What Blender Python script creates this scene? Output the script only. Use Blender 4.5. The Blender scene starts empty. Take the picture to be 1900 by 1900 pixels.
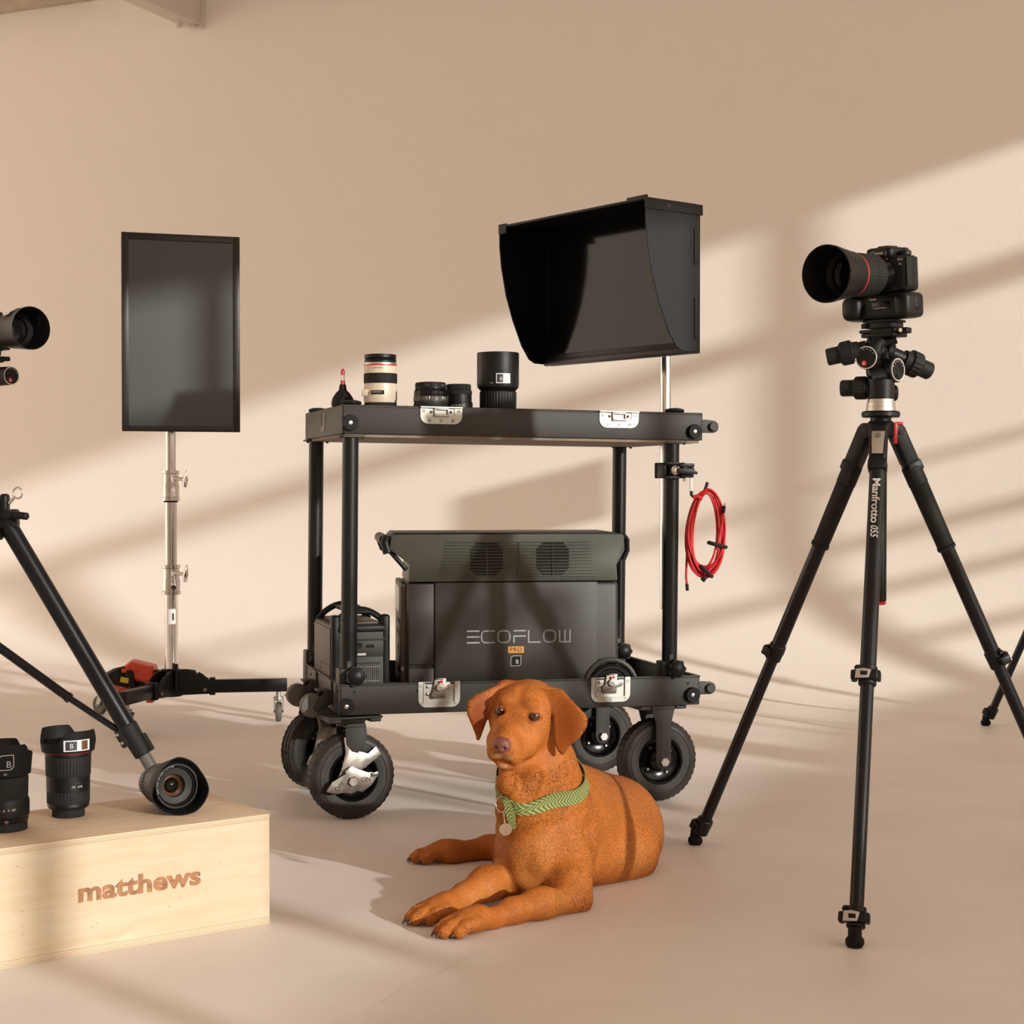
import bpy, bmesh, math, random
import numpy as np
from mathutils import Vector, Matrix, Euler
random.seed(7)
sc = bpy.context.scene
COL = sc.collection
PI = math.pi

# ------------------------------------------------------------------ camera
FPX = 3060.0; CAMH = 0.81; PITCH = math.radians(0.97)
cam_d = bpy.data.cameras.new('camera'); cam = bpy.data.objects.new('camera', cam_d); COL.objects.link(cam)
cam_d.sensor_width = 36; cam_d.lens = 36*FPX/1900; cam_d.clip_start = .05
cam.location = (0, 0, CAMH); cam.rotation_euler = (PI/2-PITCH, 0, 0)
sc.camera = cam

# ------------------------------------------------------------------ world, sun, exposure
SUN_A = 1.0; SUN_TE = .25            # horizontal heading (-SUN_A, 1), tangent of elevation
wd = bpy.data.worlds.new('world'); sc.world = wd; wd.use_nodes = True
bg = wd.node_tree.nodes['Background']; bg.inputs[0].default_value = (1.0, .82, .65, 1); bg.inputs[1].default_value = 2.5
sun_d = bpy.data.lights.new('sun', 'SUN'); sun_d.energy = 3.6; sun_d.color = (1.0, .99, .93); sun_d.angle = math.radians(1.15)
sun = bpy.data.objects.new('sun', sun_d); COL.objects.link(sun)
hd = Vector((-SUN_A, 1, 0)).normalized(); ldir = Vector((hd.x, hd.y, -SUN_TE)).normalized()
sun.rotation_euler = ldir.to_track_quat('-Z', 'Y').to_euler(); sun.location = (6, -6, 4)
sc.view_settings.view_transform = 'Standard'; sc.view_settings.look = 'None'
sc.view_settings.exposure = 0.0; sc.view_settings.gamma = 1.0; sc.view_settings.use_curve_mapping = False
sc.cycles.max_bounces = 8; sc.cycles.diffuse_bounces = 5; sc.cycles.glossy_bounces = 4

# ------------------------------------------------------------------ helpers
def ray(px, py):
    r = (px-950)/FPX; u = (950-py)/FPX
    return Vector((r, math.cos(PITCH)+u*math.sin(PITCH), -math.sin(PITCH)+u*math.cos(PITCH)))
def at(px, py, Y):
    """point of the place seen along a direction at distance Y in front of the camera"""
    d = ray(px, py); d = d*(Y/d.y); d.z += CAMH; return d
def fl(px, py, z=0.0):
    d = ray(px, py); d = d*((z-CAMH)/d.z); d.z += CAMH; return d
def rotz(a): return Matrix.Rotation(a, 4, 'Z')
def T(*v): return Matrix.Translation(Vector(v if len(v) == 3 else v[0]))
def frame(o, z, x=(1, 0, 0)):
    """matrix whose z axis points along z, origin o"""
    z = Vector(z).normalized(); x = Vector(x)
    x = x-z*x.dot(z)
    if x.length < 1e-4: x = Vector((0, 1, 0))-z*z.y
    x.normalize(); y = z.cross(x)
    m = Matrix((x, y, z)).transposed().to_4x4(); m.translation = Vector(o); return m

class MB:
    def __init__(s, M=None): s.bm = bmesh.new(); s.M = M or Matrix(); s.mi = 0
    def _add(s, verts, faces, M=None, smooth=True):
        MM = s.M @ M if M is not None else s.M
        vs = [s.bm.verts.new(MM @ Vector(v)) for v in verts]
        for f in faces:
            try:
                ff = s.bm.faces.new([vs[i] for i in f]); ff.smooth = smooth; ff.material_index = s.mi
            except ValueError: pass
        return vs
    def box(s, c, d, bev=0, seg=2, M=None, taper=None):
        t = bmesh.new(); bmesh.ops.create_cube(t, size=1)
        for v in t.verts:
            tp = 1
            if taper and v.co.z > 0: tp = taper
            v.co = Vector((v.co.x*d[0]*tp, v.co.y*d[1]*tp, v.co.z*d[2]))
        if bev: bmesh.ops.bevel(t, geom=list(t.edges), offset=min(bev, min(d)*.49), segments=seg, profile=.5, affect='EDGES')
        s.merge(t, (M or Matrix()) @ T(c)); return s
    def merge(s, t, M=None):
        t.verts.ensure_lookup_table()
        for i, v in enumerate(t.verts): v.index = i
        s._add([v.co.copy() for v in t.verts], [[v.index for v in f.verts] for f in t.faces], M); t.free()
    def cyl(s, a, b, r, r2=None, seg=24, bev=0, cap=True):
        a = Vector(a); b = Vector(b); r2 = r if r2 is None else r2; L = (b-a).length
        if bev: prof = [(0, 0), (r-bev, 0), (r, bev), (r2, L-bev), (r2-bev, L), (0, L)]
        elif cap: prof = [(0, 0), (r, 0), (r2, L), (0, L)]
        else: prof = [(r, 0), (r2, L)]
        return s.lathe(prof, frame(a, b-a), seg)
    def lathe(s, prof, M=None, seg=32):
        """prof entries (r, z) or (r, z, rib): rib = depth cut into every other facet"""
        rings = []; vs = []; fs = []
        for p in prof:
            r, z = p[0], p[1]; rib = p[2] if len(p) > 2 else 0
            if r < 1e-6: rings.append((len(vs), 1)); vs.append((0, 0, z)); continue
            rings.append((len(vs), seg))
            for j in range(seg):
                a = 2*PI*j/seg; rr = r-(rib if j % 4 < 2 else 0)
                vs.append((rr*math.cos(a), rr*math.sin(a), z))
        for (i0, n0), (i1, n1) in zip(rings, rings[1:]):
            if n0 == 1 and n1 == 1: continue
            for j in range(seg):
                k = (j+1) % seg
                if n0 == 1: fs.append((i0, i1+k, i1+j))
                elif n1 == 1: fs.append((i0+j, i0+k, i1))
                else: fs.append((i0+j, i0+k, i1+k, i1+j))
        s._add(vs, fs, M); return s
    def prism(s, pts, h, M=None, bev=0):
        """outline pts in local xy, extruded from z=0 to z=h"""
        t = bmesh.new(); n = len(pts)
        lo = [t.verts.new((p[0], p[1], 0)) for p in pts]; hi = [t.verts.new((p[0], p[1], h)) for p in pts]
        t.faces.new(lo[::-1]); t.faces.new(hi)
        for i in range(n): t.faces.new((lo[i], lo[(i+1) % n], hi[(i+1) % n], hi[i]))
        bmesh.ops.recalc_face_normals(t, faces=t.faces)
        if bev: bmesh.ops.bevel(t, geom=[e for e in t.edges if abs(e.verts[0].co.z-e.verts[1].co.z) < 1e-7], offset=bev, segments=2, profile=.5, affect='EDGES')
        s.merge(t, M); return s
    def tube(s, pts, r, seg=10, closed=False, rr=None):
        pts = [Vector(p) for p in pts]; n = len(pts); vs = []; fs = []
        up = None
        for i, p in enumerate(pts):
            d = (pts[(i+1) % n]-pts[i-1]) if closed else (pts[min(i+1, n-1)]-pts[max(i-1, 0)])
            d.normalize()
            if up is None: up = Vector((0, 0, 1)) if abs(d.z) < .9 else Vector((1, 0, 0))
            up = (up-d*up.dot(d)).normalized(); sd = d.cross(up)
            q = rr[i] if rr else r
            for j in range(seg):
                a = 2*PI*j/seg; vs.append(p+(up*math.cos(a)+sd*math.sin(a))*q)
        m = n if closed else n-1
        for i in range(m):
            for j in range(seg):
                k = (j+1) % seg; a = i*seg; b = ((i+1) % n)*seg
                fs.append((a+j, b+j, b+k, a+k))
        if not closed: fs.append(tuple(range(seg))); fs.append(tuple(range((n-1)*seg, n*seg))[::-1])
        s._add(vs, fs); return s
    def sphere(s, c, r, seg=20, M=None):
        r = (r, r, r) if not hasattr(r, '__len__') else r
        n = seg//2; prof = [(math.sin(PI*i/n), -math.cos(PI*i/n)) for i in range(n+1)]
        prof[0] = (0, -1); prof[-1] = (0, 1)
        return s.lathe(prof, (M or Matrix()) @ T(c) @ Matrix.Diagonal((r[0], r[1], r[2], 1)), seg)
    def text(s, txt, size, M, ext=.0004, off=0, sp=1.0, align='CENTER', shear=0, xs=1.0):
        cu = bpy.data.curves.new('t', 'FONT'); cu.body = txt; cu.size = size; cu.extrude = ext; cu.offset = off
        cu.space_character = sp; cu.align_x = align; cu.align_y = 'CENTER'; cu.shear = shear; cu.resolution_u = 3
        ob = bpy.data.objects.new('t', cu); COL.objects.link(ob)
        dg = bpy.context.evaluated_depsgraph_get(); me = bpy.data.meshes.new_from_object(ob.evaluated_get(dg))
        t = bmesh.new(); t.from_mesh(me)
        bpy.data.objects.remove(ob); bpy.data.curves.remove(cu); bpy.data.meshes.remove(me)
        s.merge(t, M @ Matrix.Diagonal((xs, 1, 1, 1))); return s
    def split(s, name, mat, parent=None, world=False, ang=35):
        """one object for each piece that stands apart"""
        bm = s.bm; bm.verts.ensure_lookup_table()
        for i, v in enumerate(bm.verts): v.index = i
        seen = set(); comps = []
        for v in bm.verts:
            if v.index in seen: continue
            st = [v]; seen.add(v.index); c = []
            while st:
                q = st.pop(); c.append(q)
                for e in q.link_edges:
                    o = e.other_vert(q)
                    if o.index not in seen: seen.add(o.index); st.append(o)
            lo = [min(q.co[k] for q in c)-.0012 for k in range(3)]; hi = [max(q.co[k] for q in c)+.0012 for k in range(3)]
            comps.append([c, lo, hi])
        go = True
        while go:
            go = False
            for i in range(len(comps)):
                for j in range(i+1, len(comps)):
                    A, B = comps[i], comps[j]
                    if all(A[1][k] <= B[2][k] and B[1][k] <= A[2][k] for k in range(3)):
                        A[0] += B[0]; A[1] = [min(A[1][k], B[1][k]) for k in range(3)]; A[2] = [max(A[2][k], B[2][k]) for k in range(3)]
                        comps.pop(j); go = True; break
                if go: break
        out = []
        for c, _, _ in comps:
            m = {v: i for i, v in enumerate(c)}; fs = {f for v in c for f in v.link_faces}
            n = MB(); n._add([v.co.copy() for v in c], [[m[v] for v in f.verts] for f in fs]); out.append(n.build(name, mat, parent, world, ang))
        bm.free(); return out
    def build(s, name, mat, parent=None, world=False, ang=35, recalc=True, bevel=None):
        if recalc: bmesh.ops.recalc_face_normals(s.bm, faces=s.bm.faces)
        if world and parent is not None:
            root = parent
            while root.parent is not None: root = root.parent
            s.bm.transform(mat4(root).inverted())
        me = bpy.data.meshes.new(name); s.bm.to_mesh(me); s.bm.free()
        for m in (mat if isinstance(mat, (list, tuple)) else [mat]): me.materials.append(m)
        for p in me.polygons: p.use_smooth = True
        me.set_sharp_from_angle(angle=math.radians(ang))
        ob = bpy.data.objects.new(name, me); COL.objects.link(ob)
        if parent is not None: ob.parent = parent
        return ob
def mat4(o):
    return Matrix.LocRotScale(o.location, o.rotation_euler, o.scale)
def tag(o, label, cat, group=None):
    o['label'] = label; o['category'] = cat
    if group: o['group'] = group
    return o
def thing(name, label, cat, loc=(0, 0, 0), rz=0, group=None):
    o = bpy.data.objects.new(name, None); COL.objects.link(o); o.empty_display_size = .05
    o.location = loc; o.rotation_euler = (0, 0, rz)
    return tag(o, label, cat, group)
def struct(o): o['kind'] = 'structure'; return o
def arc(cx, cy, r, a0, a1, n):
    return [(cx+r*math.cos(a0+(a1-a0)*i/n), cy+r*math.sin(a0+(a1-a0)*i/n)) for i in range(n+1)]
def rrect(w, h, r, n=4):
    w /= 2; h /= 2
    return arc(w-r, h-r, r, 0, PI/2, n)+arc(-w+r, h-r, r, PI/2, PI, n)+arc(-w+r, -h+r, r, PI, 1.5*PI, n)+arc(w-r, -h+r, r, 1.5*PI, 2*PI, n)

# ------------------------------------------------------------------ materials
def nodes(m):
    nt = m.node_tree; return nt, nt.nodes['Principled BSDF']
def mat(name, col, rough=.5, metal=0, spec=.5, bump=0, bscale=400, speck=0, coat=0, var=0, vscale=6, sheen=0):
    m = bpy.data.materials.new(name); m.use_nodes = True; nt, b = nodes(m)
    col = tuple(col)+(1,)
    b.inputs['Base Color'].default_value = col; b.inputs['Roughness'].default_value = rough
    b.inputs['Metallic'].default_value = metal; b.inputs['Specular IOR Level'].default_value = spec
    b.inputs['Coat Weight'].default_value = coat; b.inputs['Sheen Weight'].default_value = sheen
    tc = nt.nodes.new('ShaderNodeTexCoord')
    if bump or speck:
        n = nt.nodes.new('ShaderNodeTexNoise'); n.inputs['Scale'].default_value = bscale; n.inputs['Detail'].default_value = 2
        nt.links.new(tc.outputs['Object'], n.inputs['Vector'])
    if bump:
        bp = nt.nodes.new('ShaderNodeBump'); bp.inputs['Strength'].default_value = bump; bp.inputs['Distance'].default_value = .001
        nt.links.new(n.outputs['Fac'], bp.inputs['Height']); nt.links.new(bp.outputs['Normal'], b.inputs['Normal'])
    if speck or var:
        src = None
        if var:
            n2 = nt.nodes.new('ShaderNodeTexNoise'); n2.inputs['Scale'].default_value = vscale; n2.inputs['Detail'].default_value = 6
            nt.links.new(tc.outputs['Object'], n2.inputs['Vector']); src = n2; amt = var
        else: src = n; amt = speck
        r = nt.nodes.new('ShaderNodeValToRGB'); r.color_ramp.elements[0].position = .35; r.color_ramp.elements[1].position = .68
        r.color_ramp.elements[0].color = tuple(max(0, c*(1-amt)) for c in col[:3])+(1,)
        r.color_ramp.elements[1].color = tuple(min(1, c*(1+amt)) for c in col[:3])+(1,)
        nt.links.new(src.outputs['Fac'], r.inputs['Fac']); nt.links.new(r.outputs['Color'], b.inputs['Base Color'])
    return m
M_powder = mat('powder_coat', (.022, .019, .016), .45, 0, .45, bump=.6, bscale=900, speck=.35)
M_post = mat('black_anodised', (.007, .0068, .0072), .36, 0, .3)
M_black = mat('black_plastic', (.007, .0065, .0065), .42, 0, .25, bump=.15, bscale=1200)
M_blackm = mat('matt_black_plastic', (.006, .006, .006), .62, 0, .2)
M_gloss = mat('gloss_black', (.004, .004, .004), .16, 0, .3)
M_tube = mat('tripod_tube', (.005, .005, .0062), .30, .0, .3)
M_grip = mat('rubber_grip', (.013, .012, .011), .6, 0, .22, bump=.5, bscale=700)
M_tyre = mat('tyre_rubber', (.026, .022, .018), .5, 0, .3, bump=.3, bscale=120, var=.45, vscale=14)
M_rubg = mat('grey_rubber', (.10, .095, .085), .6)
M_zinc = mat('zinc_steel', (.40, .40, .37), .48, 1, .5, bump=.08, bscale=60)
M_steel = mat('worn_steel', (.26, .235, .205), .42, 1, .5, var=.3, vscale=40)
M_chrome = mat('chrome', (.80, .79, .77), .14, 1)
M_silver = mat('brushed_silver', (.55, .52, .48), .38, .9)
M_bolt = mat('bolt', (.60, .60, .58), .3, 1)
M_red = mat('red_plastic', (.55, .012, .015), .35)
M_redc = mat('red_cable', (.55, .010, .014), .42, bump=.4, bscale=1500)
M_orange = mat('orange_plastic', (.62, .055, .018), .4)
M_yellow = mat('yellow_label', (.62, .42, .03), .5)
M_white = mat('white_print', (.55, .52, .48), .6)
M_label = mat('pale_label', (.62, .62, .62), .45)
M_navy = mat('label_navy', (.018, .024, .04), .4)
M_cream = mat('cream_lens_paint', (.62, .52, .40), .35)
M_glass = mat('coated_glass', (.006, .006, .005), .10, 0, .22)
M_gold = mat('gold_badge', (.62, .30, .07), .4, .2)
M_olive = mat('olive_grey_plastic', (.050, .052, .039), .42, 0, .5, bump=.25, bscale=1100)
M_ps = mat('power_station_grey', (.030, .027, .023), .44, 0, .5, bump=.35, bscale=1100, speck=.2)
M_psd = mat('power_station_side', (.085, .068, .055), .45, 0, .3)
M_screenoff = mat('display_off', (.28, .25, .22), .25)
M_dark = mat('dark_void', (.004, .004, .004), .8)
M_logo = mat('grey_lettering', (.30, .33, .34), .5)
M_hood = mat('hood_black', (.010, .010, .013), .48, 0, .3, bump=.8, bscale=800, speck=.5)
M_felt = mat('black_velvet', (.0035, .003, .003), .95, 0, .1)
M_woodu = mat('deck_underside', (.20, .15, .11), .7, var=.15, vscale=20)
M_bezel = mat('monitor_bezel', (.018, .015, .013), .4, 0, .35)
M_screen = mat('matt_screen', (.014, .015, .015), .36, 0, .6)
M_velcro = mat('black_velcro', (.012, .012, .012), .9)
def mat_wall():
    m = mat('studio_wall_paint', (.78, .735, .69), .75, 0, .25); nt, b = nodes(m)
    tc = nt.nodes.new('ShaderNodeTexCoord')
    n = nt.nodes.new('ShaderNodeTexNoise'); n.inputs['Scale'].default_value = 90; n.inputs['Detail'].default_value = 4
    n3 = nt.nodes.new('ShaderNodeTexNoise'); n3.inputs['Scale'].default_value = 2.2; n3.inputs['Detail'].default_value = 3
    v = nt.nodes.new('ShaderNodeTexVoronoi'); v.inputs['Scale'].default_value = 7; v.inputs['Randomness'].default_value = 1
    mr = nt.nodes.new('ShaderNodeMapRange'); mr.inputs[1].default_value = 0; mr.inputs[2].default_value = .05; mr.inputs[3].default_value = 1.2; mr.inputs[4].default_value = 0
    a = nt.nodes.new('ShaderNodeMath'); a.operation = 'ADD'
    a2 = nt.nodes.new('ShaderNodeMath'); a2.operation = 'MULTIPLY_ADD'; a2.inputs[1].default_value = 6
    for q in (n, n3, v): nt.links.new(tc.outputs['Object'], q.inputs['Vector'])
    nt.links.new(v.outputs['Distance'], mr.inputs[0]); nt.links.new(mr.outputs[0], a.inputs[0]); nt.links.new(n.outputs['Fac'], a.inputs[1])
    nt.links.new(n3.outputs['Fac'], a2.inputs[0]); nt.links.new(a.outputs[0], a2.inputs[2])
    bp = nt.nodes.new('ShaderNodeBump'); bp.inputs['Strength'].default_value = .22; bp.inputs['Distance'].default_value = .003
    nt.links.new(a2.outputs[0], bp.inputs['Height']); nt.links.new(bp.outputs['Normal'], b.inputs['Normal'])
    return m
M_wall = mat_wall()
def mat_floor():
    m = mat('painted_floor', (.62, .52, .47), .5, 0, .35); nt, b = nodes(m)
    tc = nt.nodes.new('ShaderNodeTexCoord')
    n = nt.nodes.new('ShaderNodeTexNoise'); n.inputs['Scale'].default_value = 2.4; n.inputs['Detail'].default_value = 7
    r = nt.nodes.new('ShaderNodeValToRGB'); r.color_ramp.elements[0].position = .3; r.color_ramp.elements[1].position = .72
    r.color_ramp.elements[0].color = (.70, .635, .60, 1); r.color_ramp.elements[1].color = (.79, .73, .69, 1)
    n2 = nt.nodes.new('ShaderNodeTexNoise'); n2.inputs['Scale'].default_value = 260; n2.inputs['Detail'].default_value = 3
    mp = nt.nodes.new('ShaderNodeMapping'); mp.inputs['Scale'].default_value = (3, 38, 3); mp.inputs['Rotation'].default_value = (0, 0, .5)
    n4 = nt.nodes.new('ShaderNodeTexNoise'); n4.inputs['Scale'].default_value = 1.6; n4.inputs['Detail'].default_value = 8; n4.inputs['Roughness'].default_value = .75
    r4 = nt.nodes.new('ShaderNodeValToRGB'); r4.color_ramp.elements[0].position = .70; r4.color_ramp.elements[1].position = .80
    r4.color_ramp.elements[0].color = (1, 1, 1, 1); r4.color_ramp.elements[1].color = (.72, .68, .66, 1)
    mx = nt.nodes.new('ShaderNodeMix'); mx.data_type = 'RGBA'; mx.blend_type = 'MULTIPLY'; mx.inputs[0].default_value = 1
    nt.links.new(tc.outputs['Object'], n.inputs['Vector']); nt.links.new(tc.outputs['Object'], n2.inputs['Vector'])
    nt.links.new(tc.outputs['Object'], mp.inputs['Vector']); nt.links.new(mp.outputs['Vector'], n4.inputs['Vector'])
    nt.links.new(n.outputs['Fac'], r.inputs['Fac']); nt.links.new(n4.outputs['Fac'], r4.inputs['Fac'])
    nt.links.new(r.outputs['Color'], mx.inputs[6]); nt.links.new(r4.outputs['Color'], mx.inputs[7]); nt.links.new(mx.outputs[2], b.inputs['Base Color'])
    bp = nt.nodes.new('ShaderNodeBump'); bp.inputs['Strength'].default_value = .25; bp.inputs['Distance'].default_value = .001
    nt.links.new(n2.outputs['Fac'], bp.inputs['Height']); nt.links.new(bp.outputs['Normal'], b.inputs['Normal'])
    return m
M_floor = mat_floor()

M_chrome2 = mat('satin_chrome', (.56, .54, .52), .20, 1)
# ------------------------------------------------------------------ the room (built in room axes, origin at the foot of the back wall)
YAW = math.radians(24)
ROOM = T(1.26, 6.60, 0) @ rotz(-YAW)        # local x = along the wall to the right, local -y = towards the camera
def rm(x, e2, z): return ROOM @ Vector((x, -e2, z))
def room_part(mb, name, m, ang=35): return struct(mb.build(name, m, None, ang=ang, recalc=True))
b = MB(ROOM); CR = .62                       # cove radius
prof = [(9.2, 0.0)]+[(CR-CR*math.sin(a), CR-CR*math.cos(a)) for a in [PI/2*i/14 for i in range(15)]]
b = MB(ROOM)                                 # back wall with the cove rolling into the floor
X0, X1 = -9.0, 4.0
pp = [(CR-CR*math.sin(PI/2*i/16), CR-CR*math.cos(PI/2*i/16)) for i in range(17)]+[(0, 3.6)]
vs = []; fs = []; xs = [X0+(X1-X0)*i/26 for i in range(27)]
for x in xs:
    for (y, z) in pp: vs.append((x, -y, z))
n = len(pp)
for i in range(26):
    for j in range(n-1): fs.append((i*n+j, (i+1)*n+j, (i+1)*n+j+1, i*n+j+1))
b._add(vs, fs)
for x in (X0, X1):                            # backing, so the wall has thickness
    pass
b.box(((X0+X1)/2, .08, 1.8), (X1-X0, .12, 3.6))
back = struct(b.build('wall_back', M_wall, None, recalc=False, ang=60))
b = MB(ROOM); b.box(((X0+X1)/2, -4.9, -.05), (X1-X0+.4, 10.2, .10)); room_part(b, 'floor', M_floor)
b = MB(ROOM); b.box(((X0+X1)/2, -4.6, 3.66), (X1-X0+.4, 9.5, .10)); room_part(b, 'ceiling', M_wall)
# soffit along the wall top, and the boxed beam that runs out from the wall
b = MB(ROOM); b.box((-6.2, -.10, 3.38), (5.2, .20, .44), .01); room_part(b, 'trim_1', mat('soffit_paint', (.50, .42, .33), .8, var=.12, vscale=12))
M_beam = mat('beam_paint', (.60, .53, .47), .7)
b = MB(ROOM); b.box((-3.02, -1.2, 3.14), (.10, 2.36, .34), .004)
b.box((-3.045, -.09, 2.958), (.018, .02, .022)); b.box((-3.005, -.035, 2.963), (.024, .03, .012)); b.box((-2.966, -.015, 3.05), (.008, .02, .19))
room_part(b, 'trim_2', M_beam)
# right wall with the windows that let the sun in
WX = 4.0
WIN = (.86, 8.6, .97, 3.0)                    # e2 from, to, sill, head
b = MB(ROOM)
def wallbox(b, e0, e1, z0, z1, th=.10, x=WX): b.box((x+th/2, -(e0+e1)/2, (z0+z1)/2), (th, abs(e1-e0), z1-z0))
wallbox(b, -.1, 9.2, 0, WIN[2]); wallbox(b, -.1, 9.2, WIN[3], 3.62); wallbox(b, -.1, WIN[0], WIN[2], WIN[3]); wallbox(b, WIN[1], 9.2, WIN[2], WIN[3])
room_part(b, 'wall_right', M_wall)
b = MB(ROOM); b.box(((X0+X1)/2, -9.3, 1.8), (X1-X0+.4, .12, 3.7)); room_part(b, 'wall_front', M_wall)
M_frame = mat('window_frame_paint', (.35, .32, .28), .5)
def wframe(name, bars):
    b = MB(ROOM)
    for (e0, e1, z0, z1) in bars: wallbox(b, e0, e1, z0, z1, .05, WX+.02)
    return room_part(b, name, M_frame)
wframe('window_1', [(1.565, 1.66, .97, 3.0), (.86, 1.57, 2.475, 2.585), (.86, 1.57, 1.875, 1.905), (.86, 1.57, 1.60, 1.65), (.86, 1.57, 1.40, 1.44), (.86, 1.57, .95, 1.0), (.86, 1.57, 1.18, 1.215)])
wframe('window_2', [(3.03, 3.24, .97, 2.53), (1.66, 3.36, 2.475, 2.585), (1.66, 3.06, 1.84, 1.88), (1.66, 3.06, 1.45, 1.50), (1.66, 3.06, .95, 1.0), (2.45, 2.47, .97, 1.48), (2.66, 2.68, .97, 1.48)])
wframe('window_3', [(4.040, 4.135, 2.56, 3.0), (4.265, 4.295, 1.0, 1.64), (4.28, 4.95, 1.605, 1.64), (4.28, 4.95, 1.43, 1.46), (4.045, 4.095, .97, 3.0), (5.465, 5.515, .97, 3.0), (3.36, 5.465, 2.475, 2.585), (3.36, 5.465, 1.72, 1.75), (3.36, 5.465, .95, 1.0), (4.435, 4.475, .97, 1.44)])
wframe('window_4', [(5.97, 6.02, .97, 3.0), (5.515, 5.97, 2.475, 2.585), (6.02, 8.6, 2.475, 2.585), (5.515, 8.6, .95, 1.0), (7.3, 7.36, .97, 3.0)])
# hairline joint in the floor paint and the panel seam on the cove
M_crack = mat('old_filler_joint', (.68, .62, .56), .8, bump=.8, bscale=200)
b = MB(); pts = []
p0 = fl(1262, 1584); p1 = fl(640, 1892); k = 26
for i in range(k+1):
    q = p0.lerp(p1, i/k); pts.append(q+Vector((random.uniform(-.006, .006), random.uniform(-.006, .006), 0)))
for a_, b_ in zip(pts, pts[1:]):
    w = random.uniform(.0010, .0032); d = (b_-a_).normalized(); sd = Vector((-d.y, d.x, 0))
    b._add([a_+sd*w+Vector((0, 0, .0002)), a_-sd*w+Vector((0, 0, .0002)), b_-sd*w+Vector((0, 0, .0012)), b_+sd*w+Vector((0, 0, .0002))], [(0, 1, 2, 3)])
o = b.build('trim_3', M_crack, None); struct(o)
# ------------------------------------------------------------------ the production cart
CY = math.radians(16.8)
CART_O = Vector((-.4125, 3.92, 0)); CART = T(CART_O) @ rotz(CY)
CL, CW = .927, .52
cart = thing('equipment_cart', 'black two-deck metal equipment cart on four large pneumatic wheels behind the dog', 'cart', CART_O, CY)
def bumper(b, x, y, z, r, h, ny=-1):
    b.lathe([(0, 0), (r, 0), (r, h*.7), (r*.92, h), (r*.3, h), (r*.28, h*.6), (0, h*.6)], frame((x, y, z), (0, ny, 0)), 28)
def screw(b, x, y, z, r=.0035, n=(0, -1, 0)):
    b.lathe([(r, 0), (r*.8, .0018), (r*.45, .0018), (r*.4, .0006), (0, .0006)], frame((x, y, z), n), 12)
# tilt: the deck sits a little lower on its right
def TZ(x): return -.010*x
SH = Matrix(((1, 0, .010, 0), (0, 1, 0, 0), (-.010, 0, 1, 0), (0, 0, 0, 1)))
UZ0, UZ1 = .930, .9975
b = MB(SH)
b.box((CL/2, .003, (UZ0+UZ1)/2), (CL, .006, UZ1-UZ0), .0025)
b.box((CL/2, CW-.003, (UZ0+UZ1)/2), (CL, .006, UZ1-UZ0), .0025)
b.box((.003, CW/2, (UZ0+UZ1)/2), (.006, CW, UZ1-UZ0), .0025); b.box((CL-.003, CW/2, (UZ0+UZ1)/2), (.006, CW, UZ1-UZ0), .0025)
b.box((CL/2, CW/2, UZ1-.010), (CL-.008, CW-.008, .006))
for q in (0, CW): b.cyl((.002, q+(.004 if q == 0 else -.004), UZ1-.002), (CL-.002, q+(.004 if q == 0 else -.004), UZ1-.002), .0045, seg=10)
for q in (0, CL): b.cyl((q+(.004 if q == 0 else -.004), .002, UZ1-.002), (q+(.004 if q == 0 else -.004), CW-.002, UZ1-.002), .0045, seg=10)
upper = b.build('upper_deck', M_powder, cart)
b = MB(SH); b.box((CL/2, CW/2, UZ0-.001), (CL-.014, CW-.014, .012)); b.build('underside_panel', M_woodu, upper)
LZ0, LZ1 = .258, .331
b = MB(SH)
b.box((CL/2, .003, (LZ0+LZ1)/2), (CL, .006, LZ1-LZ0), .0025); b.box((CL/2, CW-.003, (LZ0+LZ1)/2), (CL, .006, LZ1-LZ0), .0025)
b.box((.003, CW/2, (LZ0+LZ1)/2), (.006, CW, LZ1-LZ0), .0025); b.box((CL-.003, CW/2, (LZ0+LZ1)/2), (.006, CW, LZ1-LZ0), .0025)
b.box((CL/2, CW/2, LZ0+.004), (CL-.006, CW-.006, .008))
for q in (.004, CW-.004): b.box((CL/2, q, LZ1-.001), (CL, .012, .005), .002)
for q in (.004, CL-.004): b.box((q, CW/2, LZ1-.001), (.012, CW, .005), .002)
lower = b.build('lower_deck', M_powder, cart)
b = MB(SH)
for x in (.035, .19, .46, .70, .895): screw(b, x, 0, LZ1-.018)
for y in (.03, .40, .30, .17): screw(b, 0, y, LZ1-.018, n=(-1, 0, 0))
b.split('screw_head', M_black, lower)
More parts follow.
